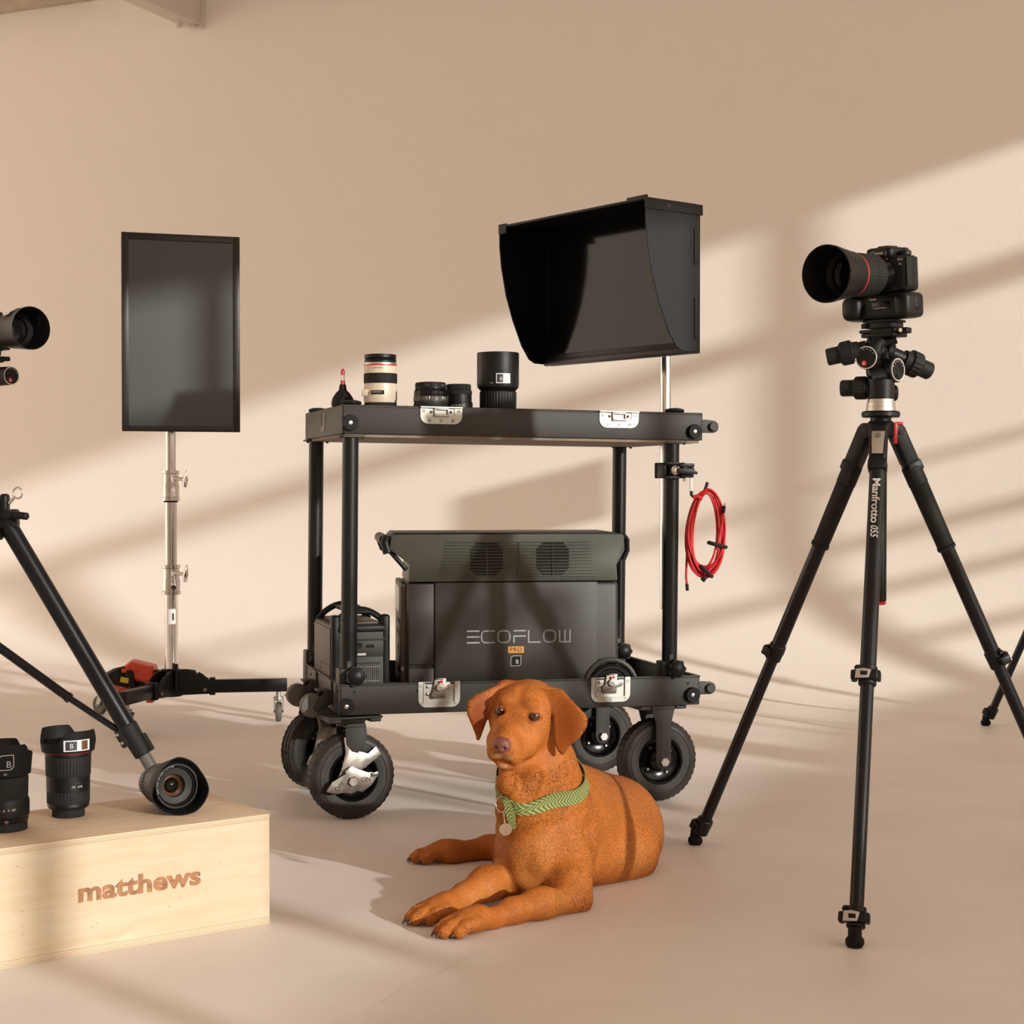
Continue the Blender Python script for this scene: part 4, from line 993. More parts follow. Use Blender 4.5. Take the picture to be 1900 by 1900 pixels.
for i, f in enumerate(lf):
    d = (f-LA).normalized(); Hh = LA+d*.055+Vector((0, 0, cz-.008)); ax = (f-Hh).normalized(); L = (f-Hh).length; sd = Vector((-d.y, d.x, 0)); nrm = sd.cross(ax)
    LM = Matrix((sd, ax.cross(sd), -ax)).transposed().to_4x4(); LM.translation = Hh
    b = MB(); b.cyl(Hh, Hh+ax*(L-.205), .0235, seg=32); leg = b.build('leg', M_tube, lt, world=True)
    b = MB(LM); b.cyl((0, 0, -(L-.215)), (0, 0, -(L-.125)), .0265, .024, seg=28, bev=.003); b.box((-.0, -.022, -(L-.19)), (.044, .024, .048), .005); b.box((0, .026, -(L-.15)), (.02, .012, .05), .004); b.build('leg_clamp', M_grip, leg, world=True)
    b = MB(LM)
    for zz in (.205, .180): b.lathe([(0, 0), (.0052, 0), (.004, .004), (0, .004)], frame((-.010 if True else 0, -.034, -(L-zz)), (0, -1, 0)) , 12)
    for zz in (.205, .180): b.lathe([(0, 0), (.0052, 0), (.004, .004), (0, .004)], frame((-.0225, -.026, -(L-zz)), (-1, 0, 0)) , 12); 
    b.split('bolt', M_bolt, leg, world=True)
    b = MB(LM); b.lathe([(.0155, -(L-.035)), (.0155, -(L-.040)), (.0175, -(L-.045)), (.0180, -(L-.046), .0012), (.0175, -(L-.085), .0012), (.0165, -(L-.090)), (.0160, -(L-.128))][::-1], None, 72); b.build('lock_collar', M_rubg, leg, world=True)
    b = MB(); b.cyl(Hh+ax*(L-.05), f+Vector((0, 0, .020)), .0135, seg=20); b.lathe([(0, 0), (.014, 0), (.018, .008), (.016, .020), (0, .024)], T(f), 24); b.build('rubber_foot', M_blackm, leg, world=True)
    sp_ = LA+Vector((0, 0, .395)); e_ = Hh+ax*(L-.190)+(-nrm if False else -d*.022); mid = sp_.lerp(e_, .60)
    b = MB(); b.cyl(sp_+d*.02, mid, .0120, seg=18); b.cyl(mid-(e_-sp_).normalized()*.005, mid+(e_-sp_).normalized()*.006, .0135, seg=18); b.build('spreader_bar', M_tube, lt, world=True)
    b = MB(); b.cyl(mid, e_, .0085, seg=18); b.build('spreader_rod', M_tube, lt, world=True)
b = MB(T(LA)); b.cyl((0, 0, .375), (0, 0, .415), .030, seg=28, bev=.004); b.build('spreader_hub', M_black, lt, world=True)
GL = T(LA.x, LA.y, .978) @ rotz(math.radians(88))
gear_head(GL, lt, ext=.100)
cm2 = thing('camera', 'black camera with hooded lens cut off by the picture edge above the geared head', 'camera', (LA.x, LA.y, .955+.18))
CL2 = T(LA.x, LA.y, 1.1615) @ rotz(math.radians(46)) @ T(0, 0, -.052)
o2, d2, ln2 = camera_unit(CL2, cm2, hood_r=(.047, .0535), hood_l=.080, L=.190, red=False, grip=False)
b = MB(); F2 = frame(o2, d2, (0, 0, 1)); 
vs = []; n = 10
for i in range(n+1):
    a = -.25+1.15*i/n
    for z in (.126, .158): vs.append(((.0502+(z-.126)*.09)*math.cos(a), (.0512+(z-.098)*.09)*math.sin(a), z))
b._add(vs, [(2*i, 2*i+2, 2*i+3, 2*i+1) for i in range(n)], F2); b.build('lens_label', M_label, ln2, world=True, recalc=False)
# far tripod beyond the right edge
RF = fl(1829, 1346); RA = RF+Vector((.62, -.78, 0))*.48
rt = thing('tripod', 'distant black tripod leg standing by the wall at the picture edge', 'tripod', (RA.x, RA.y, 0))
rf = [RF]+[Vector((RA.x+.48*math.cos(a), RA.y+.48*math.sin(a), 0)) for a in [math.atan2(.78, -.62)+2*PI/3, math.atan2(.78, -.62)-2*PI/3]]
tripod(rt, (RA.x, RA.y), rf, .925, (True, True, True), z_top=1.12, z_col=.55)
shadow_panel = thing('monitor', 'small black panel added on the distant tripod beyond the picture edge for its wall shadow', 'monitor', (RA.x, RA.y, 1.12))  # added unseen panel, sized and turned to cast the soft shadow on the wall
GR = T(RA.x-.005, RA.y+.17, 1.12) @ rotz(math.radians(45))
b = MB(T(RA.x, RA.y, 1.12)); b.cyl((0, 0, 0), (0, 0, .07), .025, seg=24, bev=.003); b.tube([(0, 0, .06), (0, .08, .10), (-.005, .17, .16)], .014, 12); b.build('mount_arm', M_black, shadow_panel, world=True)
b = MB(GR); b.box((0, 0, .23), (.27, .030, .25), .006); b.build('housing', M_bezel, shadow_panel, world=True)
b = MB(GR); b.box((0, -.0155, .235), (.245, .003, .215)); b.build('screen', M_screen, shadow_panel, world=True)  # only the front face of the added shadow-casting panel

# ------------------------------------------------------------------ rolling stand with the upright monitor
SX, SY = -1.148, 5.55
stn = thing('rolling_stand', 'chrome telescopic stand on black folding base with small casters', 'stand', (SX, SY, 0))
def zs(py): return at(317, py, SY).z
b = MB(T(SX, SY, 0)); b.cyl((0, 0, zs(1242)), (0, 0, zs(1100)), .0222, seg=36); b.build('lower_tube', M_chrome, stn, world=True)
b = MB(T(SX, SY, 0)); b.cyl((0, 0, zs(1102)), (0, 0, zs(928)), .0198, seg=36); b.build('middle_tube', M_chrome2, stn, world=True)
b = MB(T(SX, SY, 0)); b.cyl((0, 0, zs(928)), (0, 0, zs(720)), .0170, seg=36); b.build('upper_tube', M_chrome2, stn, world=True)
for (y0, y1, r_) in ((1103, 1048, .0300), (929, 873, .0280)):
    b = MB(T(SX, SY, 0)); z0, z1 = zs(y0), zs(y1)
    b.lathe([(r_*.8, z0), (r_*1.06, z0), (r_*1.06, z0+.010), (r_, z0+.012), (r_, (z0+z1)/2), (r_*.93, (z0+z1)/2+.004), (r_*.93, z1-.012), (r_*1.02, z1-.010), (r_*1.02, z1), (r_*.7, z1)], None, 36)
    c_ = b.build('collar', M_chrome2, stn, world=True)
    b = MB(T(SX, SY, 0)); zc = z1-.026
    b.cyl((.015, -.02, zc), (.050, -.030, zc-.004), .006, seg=14); b.prism([(-.006, -.028), (.004, -.030), (.010, -.004), (.008, .010), (.012, .028), (.002, .030), (-.004, .010), (-.008, -.004)], .010, frame((.052, -.028, zc-.002), (.5, -.85, 0), (1, 0, 0)), .003)
    b.cyl((.010, -.022, z0+.026), (.016, -.036, z0+.026), .008, seg=16)
    b.build('wing_bolt', M_chrome, c_, world=True)
b = MB(T(SX, SY, 0)); b.lathe([(.0200, zs(932)), (.0240, zs(932)), (.0240, zs(929)), (.0200, zs(929))], None, 36); b.build('rubber_washer', M_blackm, stn, world=True)
vs = []; b = MB(T(SX, SY, 0))
for i in range(9):
    a = -PI/2-.25+1.15*i/8
    for z in (zs(1157), zs(1129)): vs.append((.0226*math.cos(a), .0226*math.sin(a), z))
b._add(vs, [(2*i, 2*i+2, 2*i+3, 2*i+1) for i in range(8)]); lb_ = b.build('barcode_label', M_label, stn, world=True, recalc=False)
b = MB(T(SX, SY, 0))
for k in range(7):
    a = -PI/2+.36+.035*k; z0 = zs(1150); z1 = zs(1137)
    b.box((.0229*math.cos(a), .0229*math.sin(a), (z0+z1)/2), (.0005, .0005, z1-z0))
b.build('barcode', M_dark, lb_, world=True)
lz = .1275
ends = [Vector((-.795, 5.60, 0)), Vector((-1.232, 5.265, 0)), Vector((-1.432, 5.78, 0))]
b = MB(T(SX, SY, 0)); b.cyl((0, 0, zs(1290)), (0, 0, zs(1240)), .0275, seg=32, bev=.003); b.cyl((0, 0, zs(1291)), (0, 0, zs(1275)), .040, seg=32, bev=.004); b.box((.022, -.028, lz+.030), (.012, .018, .100), .004); b.build('hub', M_black, stn, world=True)
for i, e in enumerate(ends):
    c0 = Vector((SX, SY, 0)); d = (e-c0).normalized(); Ln = (e-c0).length; F_ = Matrix((d, Vector((-d.y, d.x, 0)), Vector((0, 0, 1)))).transposed().to_4x4(); F_.translation = Vector((SX, SY, lz))
    b = MB(F_); b.box(((Ln+.02+.13)/2, 0, .0), (Ln+.02-.13+.02, .030, .0440), .002)
    lg = b.build('base_leg', M_tube, stn, world=True)
    b = MB(F_)
    for s_ in (-1, 1): b.prism([(.0, -.028), (.130, -.024), (.132, .018), (.112, .030), (.104, .038), (.090, .046), (.084, .040), (.078, .052), (.05, .056), (0, .056)], .004, frame((0, s_*.021+.002, 0), (0, -1, 0), (1, 0, 0)), .0008)
    b.box((.136, 0, 0), (.020, .042, .058), .003)
    b.build('fold_bracket', M_black, lg, world=True)
    b = MB(F_); b.cyl((.112, -.026, -.010), (.112, .026, -.010), .0065, seg=14, bev=.001); b.build('pivot_bolt', M_steel, lg, world=True)
    q = e; b = MB(); b.cyl(Vector((q.x, q.y, .072)), Vector((q.x, q.y, lz-.021)), .008, seg=14)
    ya = (.10, .25, .9)[i]; QF = T(q.x, q.y, 0) @ rotz(ya)
    b.M = QF; b.cyl((0, 0, .078), (0, 0, .088), .017, seg=20)
    for s_ in (-1, 1): b.prism([(-.014, .080), (.012, .080), (.030, .036), (.022, .028), (.010, .034)], .002, frame((s_*.0135+ (.001 if s_ > 0 else -.001), 0, 0), (1, 0, 0), (0, 1, 0)) @ Matrix.Rotation(0, 4, 'Z'), .0)
    b.box((0, 0, .079), (.030, .030, .004), .001); b.cyl((-.018, .022, .0335), (.018, .022, .0335), .004, seg=10)
    fk = b.build('caster_fork', M_zinc, stn, world=True)
    b = MB(QF); b.lathe([(0, -.009), (.020, -.009), (.026, -.0105), (.031, -.009), (.0335, -.004), (.0335, .004), (.031, .009), (.026, .0105), (.020, .009), (0, .009)], frame((0, .022, .0335), (1, 0, 0)), 36); b.build('caster_wheel', M_rubg, fk, world=True)
    if i > 0:
        b = MB(QF); b.box((.006, -.020, .078), (.034, .028, .006), .002); b.box((.006, -.034, .060), (.026, .006, .034), .002); b.build('brake_lever', mat('grey_plastic', (.06, .055, .06), .5), fk, world=True)
# orange clamp resting on the back leg
cc = at(262, 1250, 5.60); 
oc_ = thing('clamp', 'bright orange moulded clamp with black jaw and yellow sticker on the stand base', 'clamp', (cc.x, cc.y, lz+.022))
b = MB(); q = [at(px, py, 5.60) for px, py in ((232, 1235), (246, 1224), (287, 1234), (296, 1256), (283, 1266), (254, 1262), (250, 1252), (232, 1246))]
vs = [p+Vector((0, -.026, 0)) for p in q]+[p+Vector((0, .030, 0)) for p in q]; n = len(q)
ctr = sum(q, Vector())/n
vs2 = [ctr+(p-ctr)*.80+Vector((0, -.040, .004)) for p in q]
b._add(vs+vs2, [tuple(range(n, 2*n))]+[(i, (i+1) % n, n+(i+1) % n, n+i) for i in range(n)]+[(i, 2*n+i, 2*n+(i+1) % n, (i+1) % n) for i in range(n)]+[tuple(range(2*n, 3*n))])
b.box((.0, .0, .0), (.055, .030, .016), .004, M=T(at(242, 1243, 5.57)) @ Matrix.Rotation(-.10, 4, 'Y')); b.build('moulded_shell', M_orange, oc_, world=True, ang=25)
b = MB(); b.box((0, 0, 0), (.040, .05, .030), .006, M=T(at(230, 1283, 5.66))); b.box((0, 0, 0), (.03, .03, .030), .006, M=T(at(217, 1279, 5.7))); b.box((0, 0, 0), (.025, .03, .02), .004, M=T(at(279, 1298, 5.62))); b.split('lower_jaw_pad', M_orange, oc_, world=True)
b = MB(); b.tube([at(202, 1253, 5.60), at(214, 1247, 5.58), at(232, 1243, 5.57), at(240, 1246, 5.57)], .014, 12); b.prism([(0, 0), (.075, -.018), (.078, .012), (.045, .046), (.010, .030)], .030, frame(at(198, 1265, 5.585), (0, -1, 0), (1, 0, 0)), .002)
b.box((0, 0, 0), (.022, .05, .075), .005, M=T(at(246, 1262, 5.575)) @ Matrix.Rotation(-.2, 4, 'Y')); b.box((0, 0, 0), (.10, .04, .035), .006, M=T(at(270, 1267, 5.60))); b.build('jaw', M_black, oc_, world=True)
b = MB(); b.box((0, 0, 0), (.028, .0012, .018), .0004, M=T(at(231, 1262, 5.545)) @ Matrix.Rotation(.2, 4, 'Y')); b.build('yellow_sticker', M_yellow, oc_, world=True)
# upright monitor
tl, bl_, br_, tr = at(222, 430, 5.42), at(226.5, 800, 5.42), at(445.5, 800, 5.54), at(442, 438, 5.54)
xw = (br_-bl_); xw.z = 0; Wm = xw.length; xw.normalize(); Hm = ((tl-bl_).length+(tr-br_).length)/2; yw = Vector((-xw.y, xw.x, 0))
MM = Matrix((xw, yw, (0, 0, 1))).transposed().to_4x4(); MM.translation = bl_
mn = thing('monitor', 'black flat monitor turned upright on the chrome rolling stand', 'monitor', bl_)
b = MB(MM); b.box((Wm/2, .022, Hm/2), (Wm-.004, .040, Hm-.004), .006); 
mbd = b.build('housing', M_bezel, mn, world=True)
b = MB(MM); bz = .0225
for (x0, x1, z0, z1) in ((0, bz, 0, Hm), (Wm-bz*.95, Wm, 0, Hm), (bz, Wm-bz*.95, 0, bz*.8), (bz, Wm-bz*.95, Hm-bz, Hm)): b.box(((x0+x1)/2, .002, (z0+z1)/2), (x1-x0, .010, z1-z0), .0012)
b.build('bezel', M_bezel, mn, world=True)
b = MB(MM); b.box((Wm/2, .0035, Hm/2), (Wm-bz*1.6, .004, Hm-bz*1.5)); b.build('screen', M_screen, mn, world=True)
b = MB(MM); cb_ = MM.inverted() @ Vector((SX, SY, 0)); b.box((Wm/2, .050, Hm*.52), (.10, .016, .10), .004); b.box(((Wm/2+cb_.x)/2, .060, Hm*.52), (abs(Wm/2-cb_.x)+.04, .020, .05), .004)
b.cyl((cb_.x, cb_.y, Hm*.45), (cb_.x, cb_.y, Hm*.60), .026, seg=24); b.build('mount_bracket', M_black, mn, world=True)

# ------------------------------------------------------------------ plywood box
BYW = math.atan2(.582, .813); BO = fl(501, 1713)-Vector((.813, .582, 0))*.512; BL_, BD_, BH_ = .512, .285, .203
def mat_ply(name, c0, c1, edge=False):
    m = mat(name, c0, .55, 0, .3); nt, bs = nodes(m)
    tc = nt.nodes.new('ShaderNodeTexCoord'); mp = nt.nodes.new('ShaderNodeMapping')
    mp.inputs['Scale'].default_value = (3.0, 3.0, 22.0) if not edge else (1.5, 1.5, 520)
    n = nt.nodes.new('ShaderNodeTexNoise'); n.inputs['Scale'].default_value = 2.2 if not edge else 1; n.inputs['Detail'].default_value = 5; n.inputs['Distortion'].default_value = 1.2 if not edge else 0
    r = nt.nodes.new('ShaderNodeValToRGB'); r.color_ramp.elements[0].position = .30; r.color_ramp.elements[1].position = .70
    r.color_ramp.elements[0].color = tuple(c1)+(1,); r.color_ramp.elements[1].color = tuple(c0)+(1,)
    nt.links.new(tc.outputs['Object'], mp.inputs['Vector']); nt.links.new(mp.outputs['Vector'], n.inputs['Vector']); nt.links.new(n.outputs['Fac'], r.inputs['Fac'])
    nt.links.new(r.outputs['Color'], bs.inputs['Base Color'])
    return m
M_ply = mat_ply('birch_plywood', (.60, .50, .375), (.54, .425, .285)); M_plytop = mat_ply('birch_plywood_top', (.60, .46, .33), (.52, .38, .26)); M_plye = mat_ply('plywood_edge', (.62, .50, .36), (.34, .22, .13), True)
M_plytop.node_tree.nodes['Mapping'].inputs['Scale'].default_value = (4, 26, 4)
bxo = thing('apple_box', 'pale birch plywood box with dark lettering on its front, three lenses on top', 'box', BO, BYW)
PT = .0125
b = MB(); b.box((BL_/2, BD_/2, BH_-PT/2), (BL_, BD_, PT), .001); tpn = b.build('top_panel', [M_plye, M_plytop], bxo)
for p in tpn.data.polygons:
    if p.normal.z > .9: p.material_index = 1
b = MB(); b.box((BL_/2, BD_/2, PT/2), (BL_, BD_, PT), .001); b.build('bottom_panel', M_plye, bxo)
b = MB(); b.box((BL_/2, .008, BH_/2), (BL_-.001, .014, BH_-2*PT+.0006)); fpn = b.build('front_panel', M_ply, bxo)
b = MB(); b.box((BL_/2, BD_-.008, BH_/2), (BL_-.001, .014, BH_-2*PT+.0006)); b.build('back_panel', M_ply, bxo)
for x in (.008, BL_-.008):
    b = MB(); b.box((x, BD_/2, BH_/2), (.014, BD_-.031, BH_-2*PT+.0006)); b.build('end_panel', M_ply, bxo)
nt, bs = nodes(M_plye); tc = nt.nodes.new('ShaderNodeTexCoord'); sx = nt.nodes.new('ShaderNodeSeparateXYZ'); nt.links.new(tc.outputs['Object'], sx.inputs[0])
mm = nt.nodes.new('ShaderNodeMath'); mm.operation = 'MULTIPLY'; mm.inputs[1].default_value = 310; nt.links.new(sx.outputs[2], mm.inputs[0])
m2 = nt.nodes.new('ShaderNodeMath'); m2.operation = 'FRACT'; nt.links.new(mm.outputs[0], m2.inputs[0])
rp = nt.nodes.new('ShaderNodeValToRGB'); rp.color_ramp.elements[0].position = .62; rp.color_ramp.elements[1].position = .74; rp.color_ramp.elements[0].color = (.62, .51, .37, 1); rp.color_ramp.elements[1].color = (.36, .24, .14, 1)
nt.links.new(m2.outputs[0], rp.inputs[0]); nt.links.new(rp.outputs[0], bs.inputs['Base Color'])
M_brand = mat('burnt_brand', (.32, .145, .062), .6, var=.35, vscale=60)
b = MB(); b.text('matthews', .046, frame((BL_-.252, .0006, .107), (0, -1, 0), (1, 0, 0)), .0004, off=.0016, sp=1.02, xs=1.24); b.build('branded_lettering', M_brand, fpn)
b = MB(); rr_ = random.Random(5)
for k in range(16):
    x = rr_.choice([rr_.uniform(.01, .06), rr_.uniform(.1, BL_-.02), rr_.uniform(.1, BL_-.02)]); z = rr_.uniform(.02, .18); b.box((x, .0007, z), (rr_.uniform(.001, .004), .0004, .0008))
b.build('scratches', M_brand, fpn)

# ------------------------------------------------------------------ lenses on the box
def petal_hood(b, R0, R1, z0, zl, zh, ph=0, th=.0018, n=96, sharp=2.2):
    vs = []; 
    def zt(a):
        c_ = math.cos(2*(a-ph)); s_ = max(-1, min(1, c_*sharp)); return zl+(zh-zl)*(s_*.5+.5)
    for i in range(n):
        a = 2*PI*i/n; zz = zt(a)
        for rr, z in ((R0, z0), (R0+(R1-R0)*.5, z0+(zl-z0)*.5), (R1, zz), (R1-th, zz), (R0+(R1-R0)*.5-th, z0+(zl-z0)*.5), (R0-th*3, z0)):
            vs.append((rr*math.cos(a), rr*math.sin(a), z))
    fs = []
    for i in range(n):
        j = (i+1) % n
        for k in range(6): fs.append((i*6+k, j*6+k, j*6+(k+1) % 6, i*6+(k+1) % 6))
    b._add(vs, fs); return b
# tall zoom with red line
o_ = fl(127, 1513, BH_); lb1 = thing('camera_lens', 'tall black zoom lens with thin red ring and petal hood standing on the plywood box', 'lens', o_)
P_ = lens_parts(lb1, [
 ('rear_cap', M_grip, [(0, 0), (.0290, 0), (.0292, .001), (.0292, .0015, .0010), (.0292, .0145, .0010), (.0290, .0155)]),
 ('barrel', M_black, [(.0290, .0155), (.0350, .0160), (.0375, .020), (.0375, .0245), (.0372, .0255), (.0378, .0475), (.0378, .049), (.0388, .0495), (.0392, .074), (.0392, .0755)]),
 ('zoom_ring', M_grip, [(.0378, .0255), (.0384, .0262, .0008), (.0384, .0470, .0008), (.0378, .0478)]),
 ('focus_ring', M_grip, [(.0392, .0755), (.0402, .0762, .0006), (.0410, .1105, .0006), (.0405, .1115)]),
 ('front_barrel', M_black, [(.0405, .111), (.0418, .113), (.0418, .1185), (.0405, .119)]),
 ('red_ring', M_red, [(.0418, .1178), (.0424, .1182), (.0424, .1194), (.0418, .1198)]),
])
b = MB(); petal_hood(b, .0470, .0495, .1200, .137, .1600, ph=math.radians(-42), sharp=3); b.lathe([(.0415, .1190), (.0470, .1202), (.0472, .124)], None, 64); hd1 = b.build('petal_hood', M_blackm, lb1)
a0 = -PI/2+.42; curved_label('sticker', M_label, hd1, .0487, a0-.32, a0+.70, .1245, .1445, .0008); curved_label('sticker_panel', M_navy, hd1, .0487, a0-.25, a0+.16, .1265, .1425, .0012)
curved_label('sticker_picture', mat('sticker_brown', (.10, .04, .02), .5), hd1, .0487, a0+.34, a0+.60, .1265, .1430, .0012)
b = MB(); ctext(b, 'B', .0125, .0487, a0-.04, .1340, .0016); b.build('sticker_print', M_white, hd1)
b = MB(); ctext(b, 'CE', .0055, .0392, -PI/2+.50, .058); ctext(b, 'AOB', .0050, .0392, -PI/2+.80, .058, ts=1.1); ctext(b, '-----', .0034, .0392, -PI/2+.70, .065); b.build('barrel_marks', M_white, P_[1])
# prime lens at the frame edge
o_ = fl(8, 1538, BH_); lb2 = thing('camera_lens', 'wide black prime lens marked 45 with outlined B sticker, nearest the picture edge', 'lens', o_)
P_ = lens_parts(lb2, [
 ('rear_cap', M_grip, [(0, 0), (.0395, 0), (.0395, .001, .0006), (.0395, .014, .0006), (.0390, .015)]),
 ('barrel', M_black, [(.0390, .015), (.0412, .017), (.0418, .024), (.0430, .026), (.0432, .050), (.0418, .055), (.0400, .058)]),
 ('focus_ring', M_grip, [(.0400, .058), (.0408, .060, .0006), (.0415, .092, .0006), (.0405, .0945), (.0380, .096)]),
])
b = MB(); petal_hood(b, .0455, .0485, .0985, .134, .1530, ph=math.radians(-62), sharp=4); b.lathe([(.0400, .0945), (.0455, .1000)], None, 64); hd2 = b.build('petal_hood', M_blackm, lb2)
a0 = -PI/2+.37
def leaf_curved(name, m, parent, R, a, zc, s, off, line=.0007):
    w = s/2; r = s*.32
    o = [(-w, -w)]+[(w-r, -w)]+arc(w-r, -w+r, r, -PI/2, 0, 5)+[(w, w)]+[(-w+r, w)]+arc(-w+r, w-r, r, PI/2, PI, 5)
    b = MB(); n = len(o); ii = [(p[0]*.92, p[1]*.92) for p in o]
    mp = lambda p: ((R+off)*math.cos(a+p[0]/R), (R+off)*math.sin(a+p[0]/R), zc+p[1])
    b._add([mp(p) for p in o+ii], [(k, (k+1) % n, n+(k+1) % n, n+k) for k in range(n)]); return b.build(name, m, parent, recalc=False)
st2 = leaf_curved('sticker_outline', M_white, hd2, .0480, a0, .1240, .0265, .0010)
b = MB(); ctext(b, 'B', .0165, .0480, a0+.09, .1205, .0012); b.build('sticker_print', M_logo, hd2)
b = MB(); ctext(b, '45', .0055, .0470, a0-.03, .1035, .0010, ts=1); b.build('hood_print', M_white, hd2)
b = MB(); ctext(b, '16 11 8 5.6 4 MF', .0062, .0432, a0-.30, .0395, .0006, ts=.98); ctext(b, '45', .0058, .0412, a0+.02, .0195, .0012); b.build('aperture_scale', M_white, P_[1])
b = MB(); b.box((0, 0, 0), (.003, .0006, .0012), M=frame((.0414*math.cos(a0+.02), .0414*math.sin(a0+.02), .0155), (0, 0, 1))); b.build('mount_mark', M_red, P_[1])
# zoom lens lying down, facing the camera
o_ = fl(338, 1516, BH_); axd = Vector((.53, -.84, .10)).normalized(); R_h = .053
lb3 = thing('camera_lens', 'black zoom lens lying on its side on the plywood box, glass facing the viewer', 'lens', o_)
FO = o_+Vector((0, 0, R_h+.001))-Vector((axd.x, axd.y, 0))*.012
LF3 = frame(FO-axd*.118, axd, (0, 0, 1)); 
def lp(nm, m, prof, parent=lb3, seg=160): 
    b = MB(LF3); b.lathe(prof, None, seg); return b.build(nm, m, parent, world=True, ang=30)
br3 = lp('barrel', M_black, [(0, -.020), (.028, -.020), (.030, -.017), (.031, .0), (.034, .012), (.0385, .030), (.0392, .046), (.0405, .052), (.0405, .070), (.0420, .074), (.0420, .102), (.0405, .104), (.0380, .104)])
lp('zoom_ring', M_grip, [(.0352, .012), (.0365, .013, .0009), (.0395, .030, .0009), (.0385, .032)]); lp('focus_ring', M_grip, [(.0405, .075), (.0430, .077, .0007), (.0430, .098, .0007), (.0415, .100)])
b = MB(LF3); petal_hood(b, .0445, .0530, .086, .104, .131, ph=math.radians(52), sharp=1.6, th=.002); b.lathe([(.041, .084), (.0445, .087)], None, 64); b.build('petal_hood', M_blackm, lb3, world=True)
lp('filter_ring', M_gloss, [(.0405, .100), (.0415, .104), (.0400, .1045), (.0390, .101), (.0375, .101), (.0372, .098), (.0345, .0965), (.0340, .0950), (.0315, .0935)], br3, 96)
lp('front_ring', mat('lens_inner', (.022, .024, .022), .4), [(.0345, .0950), (.0300, .0930), (.0215, .0900), (.0200, .0860), (.0195, .0800)], br3, 96)
lp('inner_ring', mat('amber_coating', (.10, .035, .014), .25, 0, .5), [(.0195, .0800), (.0180, .0805), (.0175, .0770), (.0160, .0775), (.0155, .0740), (.0140, .0745), (.0135, .0700)], br3, 96)
lp('front_glass', M_glass, [(.0205, .0870), (.0150, .0790), (.0125, .0760), (.0090, .0785), (.0, .0800)] if False else [(.0135, .0720), (.0120, .0765), (.0085, .0795), (.0, .0812)], br3, 64)
b = MB(LF3)
txt = 'ZOOM LENS 24-70mm 1:2.8 DG'
for i, ch in enumerate(txt):
    a = .95-(i-len(txt)/2)*.070+.0; r = .0362
    if ch != ' ': b.text(ch, .0042, T(r*math.cos(a), r*math.sin(a), .0995) @ rotz(a-PI/2), .0001)
b.build('ring_lettering', M_white, br3, world=True)
b = MB(LF3); b.box((0, 0, 0), (.014, .0016, .010), .001, M=frame((.0405*math.cos(2.6), .0405*math.sin(2.6), .060), (0, 0, 1), (math.cos(2.6+PI/2), math.sin(2.6+PI/2), 0))); b.build('switch_block', M_gloss, br3, world=True)
